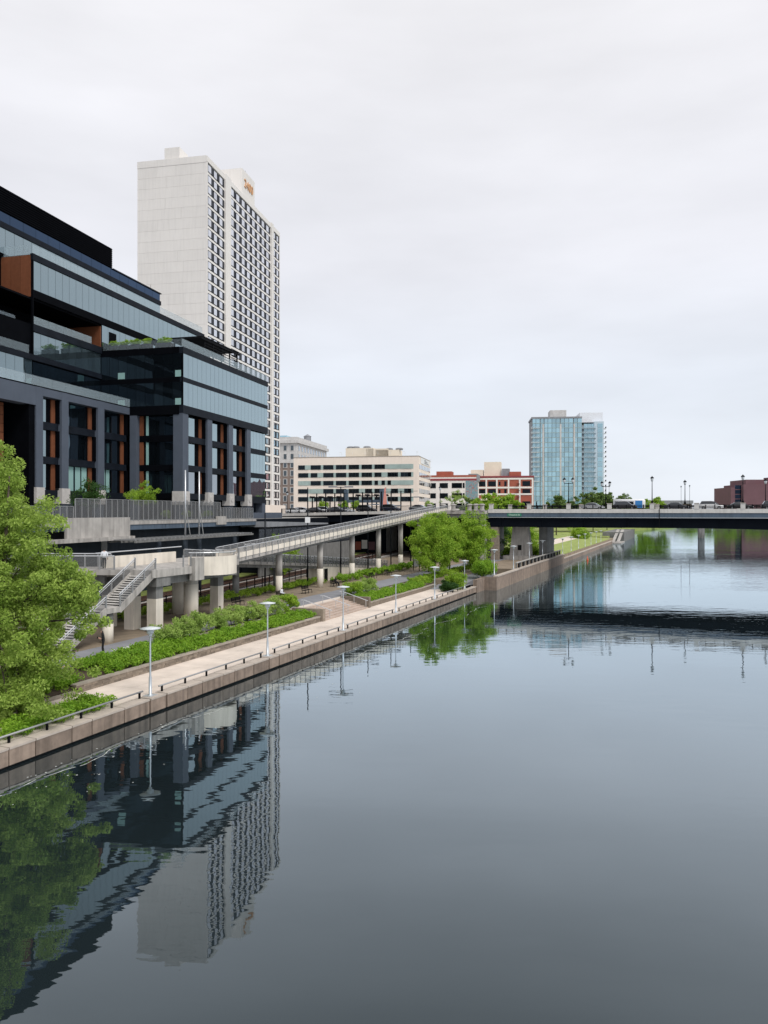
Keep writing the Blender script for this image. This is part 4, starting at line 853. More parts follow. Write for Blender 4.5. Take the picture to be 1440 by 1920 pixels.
# ------------------------------------------------------------------ vehicles
def loft(stations, mi=0):
    """stations: list of (x, [(y,z)...] closed half ring mirrored)"""
    mb = MB(); n = None; vs = []; fs = []
    for x, ring in stations:
        full = ring + [(-y, z) for y, z in reversed(ring)]; n = len(full); vs += [(x, y, z) for y, z in full]
    for k in range(len(stations) - 1):
        fs += [(k * n + i, k * n + (i + 1) % n, (k + 1) * n + (i + 1) % n, (k + 1) * n + i) for i in range(n)]
    fs.append(tuple(range(n - 1, -1, -1))); fs.append(tuple(range((len(stations) - 1) * n, len(stations) * n)))
    return mb.add(vs, fs, mi)
_carcache = {}
def car_parts(style):
    if style in _carcache: return _carcache[style]
    suv = style == 'suv'; hood = .98 if suv else .86; belt = 1.08 if suv else .95; roof = 1.72 if suv else 1.45; L = 4.7
    def ring(hw, zl, zt): return [(0, zl), (hw * .93, zl), (hw, zl + .14), (hw, zt - .12), (hw * .9, zt), (0, zt + .02)]
    body = loft([(-L / 2, ring(.72, .42, belt - .15)), (-L / 2 + .12, ring(.86, .28, belt - .02)), (-1.1, ring(.92, .24, belt)), (.7, ring(.92, .24, belt)), (1.2, ring(.92, .24, hood + .03)), (L / 2 - .3, ring(.87, .26, hood - .1)), (L / 2, ring(.7, .38, hood - .25))])
    def cab(x, hw, z0, z1): return (x, [(0, z0), (hw, z0), (hw * .98, z0 + .02), (hw * .8, z1 - .03), (hw * .72, z1), (0, z1 + .02)])
    rear = -L / 2 + (.25 if suv else .55)
    gh = loft([cab(rear, .82, belt - .06, belt), cab(rear + (.35 if suv else .75), .83, belt - .06, roof - .06), cab(0, .83, belt - .06, roof), cab(.55, .82, belt - .06, roof - .08), cab(1.35, .8, belt - .08, belt - .02)])
    top = loft([cab(rear + (.38 if suv else .8), .66, roof - .05, roof - .03), cab(0, .66, roof - .02, roof + .03), cab(.5, .64, roof - .08, roof - .045)])
    wheel = MB().tube((0, -.1, 0), (0, .1, 0), .34, None, 16); rim = MB().tube((0, -.112, 0), (0, .112, 0), .2, None, 12)
    _carcache[style] = (body, gh, top, wheel.mesh('tyre', 'rubber', False), rim.mesh('rim', 'rim'), belt, hood, L); return _carcache[style]
def car(label, style, paint, col, x, y, z, rz, group):
    if paint not in M: mat(paint, col, .22, 0, .6)
    body, gh, top, wh, rim, belt, hood, L = car_parts(style)
    t = thing('car', label, 'car', (x, y, z), rz, group)
    body.build('body', paint, t, True); gh.build('cabin_glass', 'glass_car', t); top.build('roof', paint, t, True)
    for px in (-1.4, 1.42):
        for py in (-.82, .82):
            w = link('wheel', wh, t, (px, py, .34)); link('rim', rim, w, (0, 0, 0))
    for py in (-.6, .6):
        bx('headlight', 'headlight', t, L / 2 - .1, L / 2 - .02, py - .16, py + .16, hood - .38, hood - .26); bx('taillight', 'taillight', t, -L / 2 - .005, -L / 2 + .1, py - .14, py + .14, belt - .38, belt - .2)
    for s_ in (-1, 1): bx('mirror', paint, t, .72, .9, s_ * .98 - .1, s_ * .98 + .1, belt - .02, belt + .14)
    return t
def on_bridge(s, y): return W_(BRG, s, y)
for l, st_, pn, c, s, y, rv in (('silver sedan crossing the bridge beside the glass tower', 'sedan', 'paint_silver', (.5, .52, .54), 45.2, 4.6, 0), ('black van-like car next to the shuttle bus on the bridge', 'suv', 'paint_black', (.012, .012, .014), 51.6, 4.6, 0),
    ('dark sedan near the middle of the visible bridge', 'sedan', 'paint_charcoal', (.03, .033, .04), 61.4, 4.8, 0), ('white car crossing on the right part of the bridge', 'suv', 'paint_white', (.75, .76, .77), 67.8, 4.7, 0), ('black car near the right edge of the bridge', 'sedan', 'paint_black', None, 73.0, 4.8, 0), ('dark grey car at the far right of the bridge', 'suv', 'paint_charcoal', None, 79, 4.8, 0)):
    x, y_ = on_bridge(s, y); car(l, st_, pn, c, x, y_, 12.85, BRG[4] + (math.pi if rv else 0), 'cars on the bridge')
for l, st_, pn, c, s, y in (('white car at the left end of the viaduct queue', 'sedan', 'paint_white', None, -24.8, 3.6), ('black sedan second in the viaduct queue', 'sedan', 'paint_black', None, -19.2, 3.6), ('dark grey sedan third in the viaduct queue', 'sedan', 'paint_charcoal', None, -13.6, 3.6), ('black sport utility car behind the tall fence posts', 'suv', 'paint_black', None, -6.0, 3.6), ('dark blue car on the viaduct right of the black one', 'suv', 'paint_navy', (.015, .02, .04), .2, 3.6), ('grey car on the viaduct close to the ramp head', 'sedan', 'paint_grey', (.2, .21, .22), 7.2, 3.6),
    ('white car parked behind the viaduct queue on the left', 'suv', 'paint_white', None, -27.5, 12), ('white car parked behind the black sedan', 'suv', 'paint_white', None, -21.5, 12.5), ('silver car parked beside the pergola', 'sedan', 'paint_silver', None, -15.8, 13)):
    x, y_ = on_bridge(s, y); car(l, st_, pn, c, x, y_, zs(s), BRG[4] + (0 if y < 8 else .12), 'cars on the viaduct')
x, y_ = on_bridge(51.8, 11.5)
bus = thing('shuttle_bus', 'white and blue shuttle bus behind the black car on the bridge', 'bus', (x, y_, 12.85), BRG[4]); bus.scale = (.8, .8, .82)
mat('bus_blue', (.05, .25, .6), .4)
loft([(-4, [(0, .4), (1.1, .4), (1.18, .6), (1.18, 2.4), (.95, 2.75), (0, 2.8)]), (3.6, [(0, .4), (1.1, .4), (1.18, .6), (1.18, 2.4), (.95, 2.75), (0, 2.8)]), (4, [(0, .5), (.9, .5), (1.0, .7), (1.0, 2.0), (.8, 2.5), (0, 2.6)])]).build('body', 'white_paint', bus, True)
bx('blue_side', 'bus_blue', bus, 1.6, 3.4, -1.205, -1.185, .5, 2.4); bx('side_window', 'glass_car', bus, -3.6, 1.2, -1.2, -1.186, 1.4, 2.2)
for a in (-2.6, 2.6):
    for b in (-1, 1): w = link('wheel', _carcache['suv'][3], bus, (a, b, .42)); w.scale = (1.25, 1, 1.25)

# ------------------------------------------------------------------ street lamps on the bridges, path lights
def street_lamp(label, x, y, z, top, double=False, group='black lantern lamps of the bridge', rz=0):
    t = thing('street_lamp', label, 'street lamp', (x, y, z), rz, group); h = top - z
    MB().lathe([(.22, 0), (.22, .35), (.12, .45), (.085, 1.2), (.06, h - 1.1)], n=10).build('pole', 'steel_black', t, True)
    heads = ((-.85, 0), (.85, 0)) if double else ((0, 0),)
    if double: MB().path([(-.85, 0, h - 1.0), (-.85, 0, h - 1.25), (.85, 0, h - 1.25), (.85, 0, h - 1.0)], .07).build('arm', 'steel_black', t)
    for hx, hy in heads:
        MB().lathe([(.12, h - 1.1), (.2, h - 1.0), (.3, h - .5), (.28, h - .45)], (hx, hy, 0), 10).build('lantern', 'lamp_glass', t, True)
        MB().lathe([(.36, h - .46), (.3, h - .3), (.1, h - .15), (.03, h)], (hx, hy, 0), 10).build('lantern_cap', 'steel_black', t, True)
for s, dbl, l in ((40.9, 1, 'two-headed black lamp on the near parapet before the glass tower'), (57.1, 0, 'tall black lamp on the near parapet mid bridge'), (73.3, 0, 'tall black lamp on the near parapet near the right edge')):
    x, y = W_(BRG, s, .25); street_lamp(l, x, y, 14.15, 19.5, dbl, rz=BRG[4])
for s, dbl, l in ((46.3, 1, 'two-headed black lamp on the far parapet before the glass tower'), (62.7, 0, 'black lamp on the far parapet mid bridge'), (78.2, 0, 'black lamp on the far parapet near the right edge')):
    x, y = W_(BRG, s, WD - .25); street_lamp(l, x, y, 14.15, 19.3, dbl, rz=BRG[4])
for s, l in ((-33, 'black lantern lamp at the foot of the apartment tower'), (8.6, 'black lantern lamp beside the tall fence near the ramp head')):
    x, y = W_(BRG, s, 14); street_lamp(l, x, y, zs(s), zs(s) + 6, 0, 'viaduct lamps')
def tall_light(label, px, Y, z0, top, arm):
    x = (px - 720) / 1443 * Y; t = thing('tall_path_light', label, 'street lamp', (x, Y, z0), 0, 'tall path lights')
    MB().tube((0, 0, 0), (0, 0, top - z0), .11, .075, 8).build('pole', 'steel_dark', t, True)
    for q, (zz, sg_) in enumerate(arm):
        MB().tube((0, 0, zz - z0), (.7 * sg_, 0, zz - z0 + .05), .05).build('arm', 'steel_dark', t); bx('lamp_head', 'girder_blue', t, min(.6 * sg_, 1.9 * sg_), max(.6 * sg_, 1.9 * sg_), -.22, .22, zz - z0, zz - z0 + .16)
for a in (('slim dark light pole in front of the low shed', 497, 98, 2.1, 12.3, []), ('slim light pole with white notice behind the ramp', 577, 107, 2.1, 15.8, []), ('tall path light with twin head before the office block', 639, 119, 2.1, 16.3, [(16.2, 1), (16.2, -1)]), ('tall path light left of the ramp head', 690, 131, 2.1, 15.7, [(13.6, 1)]), ('tall path light with flat head over the ramp', 733, 142, 2.1, 16.2, [(13.5, 1)]), ('tall path light with flat head near the ramp head', 770, 153, 2.1, 16.4, [(15.3, 1)])): tall_light(*a)
x = (577 - 720) / 1443 * 107; tag(bx('notice_plate', 'white_paint', None, x - .35, x + .35, 106.8, 106.86, 10.9, 11.7), 'white square notice on a light pole above the ramp', 'sign')

# ------------------------------------------------------------------ street furniture beyond the viaduct
def plaza_pergola(label, s, y, w, h):
    x_, y_ = W_(BRG, s, y); t = thing('plaza_pergola', label, 'pergola', (x_, y_, zs(s) - .1), BRG[4], 'plaza pergolas')
    for a in np.linspace(-w / 2 + .8, w / 2 - .8, 4):
        bx('post', 'steel_black', t, a - .13, a + .13, -.13, .13, 0, h); bx('cross_beam', 'steel_black', t, a - .1, a + .1, -1.4, 1.4, h + .25, h + .55)
    bx('main_beam', 'steel_black', t, -w / 2, w / 2, -.15, .15, h, h + .25)
plaza_pergola('dark timber pergola left of the plaza trees', -26, 22, 9.5, 4.2); plaza_pergola('dark timber pergola behind the steel gateway', -13.5, 24, 9.5, 4.4)
gw = thing('steel_gateway', 'blue steel portal frame over the street viaduct', 'gateway', (*W_(BRG, -14, 20), 11.6), BRG[4])
for a in (-5, 5): bx('post', 'girder_blue', gw, a - .45, a + .45, -.4, .4, 0, 6.6)
bx('beam', 'girder_blue', gw, -4.55, 4.55, -.35, .35, 3.2, 3.9)
sa = thing('sail_sculpture', 'pink and pale blue sail-shaped banner standing on the plaza', 'banner', (*W_(BRG, -7.2, 18), 12.0), BRG[4])
MB().add([(-.9, -.05, .3), (.7, -.05, .3), (.1, -.05, 6.6), (-.2, -.05, 6.4), (-.9, .05, .3), (.7, .05, .3), (.1, .05, 6.6), (-.2, .05, 6.4)], [(0, 1, 2, 3), (7, 6, 5, 4), (0, 4, 5, 1), (1, 5, 6, 2), (2, 6, 7, 3), (3, 7, 4, 0)]).build('pink_sail', 'sail_pink', sa)
MB().add([(.75, -.05, .3), (2.1, -.05, .3), (.35, -.05, 3.6), (.75, .05, .3), (2.1, .05, .3), (.35, .05, 3.6)], [(0, 1, 2), (5, 4, 3), (0, 3, 4, 1), (1, 4, 5, 2), (2, 5, 3, 0)]).build('blue_sail', 'sail_blue', sa)
MB().tube((.3, 0, 0), (.2, 0, 6.6), .06).build('pole', 'steel_grey', sa)
for i, (s, y, h, r, l) in enumerate(((-23.5, 16.5, 3.4, 1.5, 'small green tree in front of the left pergola'), (-18.6, 18, 3.0, 1.1, 'small green tree between pergola and gateway'), (-15.8, 18.5, 2.8, 1.0, 'little green tree at the gateway post'), (10.5, 19, 5.2, 3.0, 'flowering pale tree beside the ramp head'), (3.0, 22, 2.6, 1.0, 'yellowish shrub behind the viaduct fence'))):
    x_, y_ = W_(BRG, s, y); tree('plaza_tree', l, x_, y_, zs(s) - .2, zs(s) + h, r, zs(s) + .9, 36, 45, .5, .15, 'leaf_pale' if i > 2 else 'leaf_mid', 140 + i, .06)

# ------------------------------------------------------------------ far buildings
CITY = R(78.7)
def fbuilding(name, label, px, Y, rz=CITY): return thing(name, label, 'building', ((px - 720) / 1443 * Y, Y, 0), rz)
# beige office: local x = away, y = left; origin at near right corner
bo = fbuilding('office_block', 'beige five-storey office block with dark strip windows behind the viaduct', 785, 330)
bx('wall', 'office_beige', bo, 0, 36, 0, 56, 10.9, 36.3)
bx('roof_edge', 'coping', bo, -.1, 36.1, -.1, 56.1, 36.3, 36.6)
wz = [33.0, 29.55, 26.05, 22.5, 19.0]
pane3 = MB().box(-.1, 0, 0, 1.5, 0, 1.95).mesh('pane', 'glass_dark'); pane3g = MB().box(-.1, 0, 0, 1.5, 0, 1.95).mesh('pane', 'teal_strip')
for r, zt in enumerate(wz):
    bx('glazing_strip', 'teal_strip', bo, -.06, .02, 2.3, 53.8, zt - 1.98, zt + .02)
    for g_ in range(9):
        light = (r, g_) in ((2, 0), (2, 8), (3, 7), (0, 0), (0, 1))
        w = link('window', MB().box(-.16, -.06, -.12, 4.72, -.06, 2.01).mesh('frame', 'teal_strip') if (r, g_) == (0, 0) else bpy.data.meshes['frame'], bo, (0, 3.2 + 5.75 * g_, zt - 1.95))
        for q in range(3): link('pane', pane3 if random.random() < .85 and not light else pane3g, w, (-.1, .02 + 1.54 * q, 0))
    for q in range(7): blk('side_window', 'glass_window', bo, 2 + 4.8 * q, 5.6 + 4.8 * q, -.08, .02, zt - 1.95, zt)
for y, w, z, d in ((27, 12.5, 40.6, 8), (14.5, 10.5, 39.6, 8), (19, 10, 40.2, 6)): bx('roof_plant', 'cream', bo, 4, 4 + d, y - w / 2 + (.0), y + w / 2, 36.6, z)
for y in (9.5, 14.0, 24, 29, 31.5): MB().lathe([(1.6, 0), (1.7, .6), (1.0, .9)], (6, y, 40.62 if y > 20 else 39.62), 12).build('roof_fan', 'roof_grey', bo)
sgn = bx('sign_panel', 'white_paint', bo, 6, 33, -.16, -.04, 33.6, 36.2)
for k_2 in range(3): bx('sign_line', 'roof_grey', bo, 16, 30 - 4 * k_2, -.2, -.165, 34.1 + .65 * k_2, 34.5 + .65 * k_2)
# ornate stone block
orn = fbuilding('ornate_block', 'old ornate grey stone block with deep cornice behind the tower', 556, 420)
bx('wall', 'brick_tan', orn, 0, 60, 0, 24, 10.9, 40); bx('upper_wall', 'ornate_stone', orn, -.2, 60.2, -.2, 24.2, 40.003, 51)
bx('cornice', 'ornate_stone', orn, -1.4, 61.4, -1.4, 25.4, 50.0, 51.6); bx('string_course', 'ornate_stone', orn, -.6, 60.6, -.6, 24.6, 39.2, 40.4); bx('parapet', 'ornate_stone', orn, -.4, 60.4, -.4, 24.4, 51.6, 53.4)
for r in range(8):
    for q in range(6): f = blk('window_surround', 'ornate_stone', orn, -.3, .0, 1.2 + 4 * q, 3.6 + 4 * q, 13.5 + 4.6 * r, 16.8 + 4.6 * r); blk('window', 'glass_window', orn, -.36, -.3, 1.6 + 4 * q, 3.2 + 4 * q, 13.8 + 4.6 * r, 16.5 + 4.6 * r)
    for q in range(10): blk('window', 'glass_window', orn, 3 + 5.6 * q, 5 + 5.6 * q, -.3, -.19 if r > 5 else .02, 13.8 + 4.6 * r, 16.5 + 4.6 * r)
MB().lathe([(2.2, 0), (2.2, 4), (2.5, 4.1), (.2, 5.5)], (40, 6, 53.4), 12).build('water_tank', 'roof_grey', orn)
# distant blue tower
db = thing('distant_glass_tower', 'distant pale blue glass tower top left of the ornate block', 'building', (-96, 760, 0), CITY)
bx('shaft', 'glass_sky', db, 0, 20, 0, 12, 3, 88)
for z in range(70, 88, 4): bx('floor_band', 'roof_grey', db, -.1, 20.1, -.1, 12.1, z, z + .5)
# white loft building with mural
wl = fbuilding('white_loft', 'white painted industrial building with dark windows and a mural wall', 893, 390)
bx('wall', 'brick_white', wl, 0, 40, 0, 25.5, 10.9, 30.2); bx('parapet_trim', 'red_trim', wl, -.2, 40.2, -.2, 25.7, 28.4, 29.4); bx('roof_trim', 'brick_red', wl, -.1, 40.1, -.1, 25.6, 30.2, 31.2)
for r in range(3):
    for q in range(3): w = blk('window', 'glass_dark', wl, -.15, .0, 8.2 + 6.2 * q - (1 if q == 0 else 0), 8.2 + 6.2 * q + 4.2, 24.6 - 5.2 * r, 27.2 - 5.2 * r)
    blk('window', 'glass_dark', wl, -.15, 0, 5.9, 6.8, 24.6 - 5.2 * r, 27.2 - 5.2 * r)
bx('roof_hut', 'brick_red', wl, 5, 14, 13, 21, 31.2, 33.4)
def mural():
    m = bpy.data.materials.new('mural'); m.use_nodes = True; t = m.node_tree; p = t.nodes['Principled BSDF']; p.inputs['Roughness'].default_value = .8
    g = N(t, 'ShaderNodeNewGeometry'); n = N(t, 'ShaderNodeTexNoise'); n.inputs['Scale'].default_value = .55; n.inputs['Detail'].default_value = 3; n.inputs['Distortion'].default_value = 2.5
    t.links.new(g.outputs['Position'], n.inputs['Vector']); r = N(t, 'ShaderNodeValToRGB'); r.color_ramp.interpolation = 'CONSTANT'
    cols = [(.10, .16, .25), (.42, .16, .14), (.30, .34, .36), (.16, .30, .34), (.45, .45, .42), (.38, .14, .12), (.10, .22, .14)]
    for i, c in enumerate(cols):
        e = r.color_ramp.elements[i] if i < 2 else r.color_ramp.elements.new(.5)
        e.position = .0 if i == 0 else .34 + .045 * i; e.color = (*c, 1)
    t.links.new(n.outputs['Color'], r.inputs[0]); t.links.new(r.outputs[0], p.inputs['Base Color']); M['mural'] = m
mural(); bx('mural_panel', 'mural', wl, -.3, -.02, -.8, 5.3, 16.4, 28.2); bx('mural_wall', 'roof_grey', wl, .01, 30, -.6, 4, 28.3, 31.8)
# red brick loft
rb = fbuilding('brick_loft', 'red brick loft building with white frame bands and dark windows', 1000, 402)
bx('wall', 'brick_red', rb, 0, 40, 0, 29.5, 10.9, 30.6); bx('roof_edge', 'red_trim', rb, -.4, 40.4, -.4, 29.9, 30.6, 31.4)
for z in (14.8, 21.3, 24.8, 29.4): bx('white_band', 'brick_white', rb, -.25, .02, -.02, 29.4, z, z + .9)
for y in (0, 6.6, 12.4, 18.5, 24, 28.8): bx('white_pier', 'brick_white', rb, -.22, .03, y - .02, y + .8, 10.9, 30.3)
for r in range(3):
    for q, (y0, y1) in enumerate(((1.6, 5.6), (13.8, 15.0), (19.4, 23.4), (24.9, 28.4))): w = blk('window', 'glass_dark', rb, -.14, .01, y0, y1, 26.0 - 4.2 * r - (2.2 if r == 2 else 0), 28.6 - 4.2 * r - (2.2 if r == 2 else 0))
    blk('window', 'glass_dark', rb, -.14, .01, 17.0, 17.9, 26.4 - 4.2 * r, 28.3 - 4.2 * r)
bx('cream_ground_floor', 'cream', rb, -.3, -.03, 12, 29, 12, 19.4)
bx('stair_tower', 'cream', rb, 6, 14, 17, 26, 31.4, 39.2); bx('roof_hut', 'brick_red', rb, 4, 12, 6.5, 12.5, 31.4, 33.8); bx('plant_room', 'cream', rb, 5, 12, 26.5, 33, 31.4, 35.0); bx('roof_cap', 'roof_grey', rb, 5, 12, 12.5, 16.5, 31.4, 35.5)
for i in range(5): blk('fire_escape_landing', 'steel_black', rb, -1.4, -.26, 7.0, 8.6, 13.5 + 3.4 * i, 13.65 + 3.4 * i)
# blue glass condominium
gt = thing('glass_condominium', 'tall pale blue glass residential tower beyond the bridge', 'tower', (92.2, 480, 0), R(-6))
gw_, GT = 30.5, 70.6
bx('core', 'roof_grey', gt, .3, gw_ - .3, .3, 24, 3, GT)
colx = [0, 4.9, 7.3, 17.2, 25.2, gw_]; GF = 3.02
for r in range(21):
    z = 10.2 + GF * r
    if z + GF > GT + .2: break
    for i, (a, b) in enumerate(zip(colx[:-1], colx[1:])):
        n = max(1, round((b - a) / 2.4)); L = (b - a) / n
        for q in range(n): blk('pane', 'glass_sky', gt, a + .06 + L * q + (.12 if q else .4), a + L * (q + 1) - .06, 0, .1, z + .3, z + GF - .05)
    blk('slab_edge', 'teal_strip', gt, -.05, gw_ + .05, -.06, .28, z, z + .28)
for a in (7.0, 17.6, 25.9): bx('concrete_fin', 'ornate_stone', gt, a - .5, a + .5, -.25, .2, 3, GT - 3.5)
bx('roof_edge', 'roof_grey', gt, -.2, gw_ + .2, -.2, 24.2, GT - .1, GT + 1.0); bx('penthouse', 'ornate_stone', gt, 11.5, 21.5, 3, 15, GT + 1.0, GT + 5.5)
bx('side_block', 'roof_grey', gt, gw_ + .01, 41, 4.3, 24, 3, 66.8); bx('end_wall', 'pale_clad', gt, 38.6, 44.4, 3.5, 26, 3, 68.8); bx('roof_screen', 'screen_clad', gt, 30.4, 44.6, 8, 26, 68.8, 74.9)
for r in range(19):
    z = 10.2 + GF * r
    for q in range(3): blk('pane', 'glass_sky', gt, gw_ + 1.9 + 2.4 * q, gw_ + 4.2 + 2.4 * q, 4.15, 4.28, z + .3, z + GF - .1)
    blk('pane', 'glass_sky', gt, 40.6, 43.6, 3.38, 3.48, z + .3, z + GF - .1)
    b_ = blk('balcony', 'pale_clad', gt, gw_ + .2, gw_ + 9.2, 2.5, 4.1, z - .12, z + .1); blk('balcony_glass', 'rail_glass', gt, gw_ + .2, gw_ + 9.2, 2.48, 2.52, z + .1, z + 1.1)
    if r > 2: blk('balcony', 'white_paint', gt, 44.41, 46.3, 5, 9, z - .15, z + .2); blk('balcony_rail', 'steel_dark', gt, 46.1, 46.2, 5, 9, z + .2, z + 1.2)
    if 6 < r < 19: blk('balcony', 'white_paint', gt, -.6, 4.6, -1.3, -.08, z - .1, z + .1); blk('balcony_glass', 'rail_glass', gt, -.6, 4.6, -1.32, -1.28, z + .1, z + 1.1)
# maroon complex on the right bank
mr_ = thing('maroon_complex', 'maroon brick complex with dark ribbon windows at the right edge', 'building', (296, 655, 0), R(-3))
bx('wall', 'brick_purple', mr_, 8.5, 41, 0, 40, 3, 36.0); bx('wing', 'brick_purple', mr_, 0, 7.9, 2, 40, 3, 33.5); bx('upper_wall', 'brick_purple', mr_, 14, 62, 6, 40, 36, 40.2); bx('end_block', 'brick_purple', mr_, 43.5, 110, -2, 40, 3, 43); bx('roof_hut', 'brick_purple', mr_, 12, 20, 1, 6, 36.0, 40)
for z in range(8, 34, 4): bx('ribbon_window', 'glass_navy', mr_, 3.5, 8.45, 1.8, 2.3, z, z + 3.2); bx('ribbon_window', 'glass_navy', mr_, 36, 43.4, -.3, .3, z, z + 3.2)
# far low city strip across the bend
for i, (x0, w, Y, h, m, l) in enumerate(((410, 60, 1250, 24, 'roof_grey', 'long low grey hall on the horizon'), (300, 55, 1000, 14, 'brick_tan', 'tan shed on the horizon left of the maroon complex'), (480, 120, 1500, 32, 'brick_tan', 'brown stadium stand on the horizon'), (355, 40, 1050, 11, 'brick_white', 'white low shed on the horizon'))):
    t = thing('horizon_building', l, 'building', (x0, Y, 2.9), 0, 'horizon buildings'); bx('wall', m, t, 0, w, 0, 40, 0, h * .8); bx('roof', 'roof_grey', t, -2, w + 2, -2, 42, h * .8, h)
    for q in range(int(w / 12)): blk('window', 'glass_window', t, 3 + 12 * q, 10 + 12 * q, -.2, .02, h * .35, h * .6)

# ------------------------------------------------------------------ second bridge farther downstream
b2 = thing('far_bridge', 'farther grey bridge on a round pier glimpsed under the near one', 'bridge', (139, 357, 0), R(-18))
bx('deck', 'concrete_dark', b2, -75, 240, 0, 18, 11.2, 12.6); bx('girder', 'girder_dark', b2, -75, 240, .6, 17.4, 9.4, 11.19); bx('parapet', 'concrete', b2, -75, 240, -.1, .3, 12.6, 13.4)
MB().tube((8, 6, -1), (8, 6, 8.2), 1.5, 1.5, 18).build('pier', 'concrete', b2, True); bx('pier_cap', 'concrete', b2, 1.5, 14.5, 4.5, 7.5, 8.0, 9.39)
for i, (px, l) in enumerate(((1131, 'first'), (1142, 'second'), (1277, 'third'), (1293, 'fourth'))):
    Y = 352 if i % 2 else 362; x = (px - 720) / 1443 * Y; street_lamp('slender black lamp on the farther bridge, %s from the left' % l, x, Y - (x - 139) * .32 * 0, 12.6, 24.8, 0, 'far bridge lamps')

# ------------------------------------------------------------------ river wall beyond the quay
rw = fthing(RIV, 'river_wall', 'raised concrete river wall with balustrade beneath the bridge', 'wall')
n = 13
for i in range(n): s0 = 129.5 + 5.2 * i; blk('wall_panel', 'quay_block', rw, s0 + .02, s0 + 5.18, -1.95, -1.45, .1, 2.3); blk('cap_stone', 'quay_cap', rw, s0 + .02, s0 + 5.18, -2.05, -1.35, 2.3, 2.5)
bx('return_wall', 'quay_block', rw, 124.4, 129.5, -.1, .5, -.5, 2.2); bx('return_wall', 'quay_block', rw, 129.0, 129.48, -1.95, .6, -.5, 2.3); bx('wall_footing', 'quay_shade', rw, 129.4, 197.2, -1.9, -1.5, -1, .1)
for i in range(26): s0 = 146 + 1.9 * i; blk('baluster', 'steel_black' if i % 2 else 'concrete_dark', rw, s0, s0 + (.9 if i % 2 else .25), -1.5, -1.3, 2.5, 3.4)
bx('rail', 'concrete', rw, 146, 195, -1.6, -1.25, 3.4, 3.55)
lw_ = fthing(RIV, 'low_river_wall', 'low brown river wall along the lawn past the bridge', 'wall')
for i in range(24): s0 = 197.4 + 5 * i; blk('wall_panel', 'quay_block', lw_, s0 + .02, s0 + 4.97, -1.8, -1.4, .12, 1.25); blk('cap_stone', 'quay_cap', lw_, s0 + .02, s0 + 4.97, -1.9, -1.2, 1.25, 1.45)
fstruct(RIV, 'lawn', MB().prism([(197, -1.15), (318, -1.0), (330, 30), (200, 16)], .5, lambda x, y: 1.6 + max(0, y + 1) * .06 + .6), 'grass', 'green riverside lawn beyond the bridge')
fstruct(RIV, 'lawn_path', MB().prism([(240, 8), (330, 9), (330, 14), (240, 13)], 1.5, lambda x, y: 2.24 + max(0, y + 1) * .06), 'pavement', 'pale walk across the far lawn')
dk = fthing(RIV, 'boat_dock', 'floating dock with two pale gangways at the far bank', 'dock')
bx('float', 'concrete', dk, 318, 335, -5, -1.5, -.4, .7)
for y in (-4.0, -2.2): MB().add([(322, y, .8), (322, y + 1.1, .8), (345, y + 1.1, 5.2), (345, y, 5.2), (322, y, .5), (322, y + 1.1, .5), (345, y + 1.1, 4.9), (345, y, 4.9)], [(0, 1, 2, 3), (7, 6, 5, 4), (0, 4, 5, 1), (1, 5, 6, 2), (2, 6, 7, 3), (3, 7, 4, 0)]).build('gangway', 'concrete', dk)
bx('dock_wall', 'concrete_dark', dk, 338, 400, -4.5, 4, -.5, 4.2)
# lamps farther along
for k in range(12):
    s = 132 + 14.2 * k; lamp('disc-topped lamp on the river wall past the big quay bush, %s in line' % ORD[k], s, -.9 if k < 5 else -.7, 2.4 if k < 5 else 1.9, 4.1, 'disc-topped lamps beyond the quay')

# ------------------------------------------------------------------ trees
tree('foreground_tree', 'large spring-green tree filling the left edge of the view', -22.6, 43, 1.9, 16.6, 5.1, .6, 10, 200, .56, .09, 'leaf_spring', 11, .26, .42, lean=(1.6, 0), stems=2,
     blobs=[(.9, 0, 4.7, 4.5, 4.2, 4.8, 300, 11), (.5, .4, 9.4, 3.1, 3.4, 3.1, 150, 12), (.3, 0, 12.6, 2.0, 2.5, 2.6, 75, 13), (2.9, -1.6, -.1, 2.5, 2.2, 1.8, 85, 14), (4.8, 0, 5.9, 1.9, 2.0, 1.4, 48, 15), (3.3, 0, 2.6, 1.7, 2.0, 1.4, 40, 18), (3.6, 0, 7.2, 1.5, 1.6, .9, 22, 16), (3.6, -2.6, -1.6, 1.1, 1.0, 1.0, 16, 17)])
for i, (s, n, top, rx, low, l) in enumerate(((136, 11.4, 12.3, 3.4, 4.2, 'left birch-like tree of the clump under the ramp head'), (127, 7.3, 11.6, 3.6, 3.4, 'front tree of the clump on the triangular bed'), (138, 8.3, 12.2, 3.8, 4.0, 'middle tree of the clump below the landing'), (140, 4.6, 12.0, 3.7, 3.0, 'right tree of the clump next to the bridge abutment'))):
    x, y = W_(RIV, s, n); tree('path_tree', l, x, y, 2.0, top, rx * .9, low - .7, 150, 150, .85, .14, 'leaf_mid', 200 + i, .13, .25, 'clump of trees by the path')
cover('dark planting under the clump of trees', 117, 146, 6.8, 8.4, 2.05, 2.2, 21, dens=5, leaf=.12, hgt=.5, m='leaf_mid')
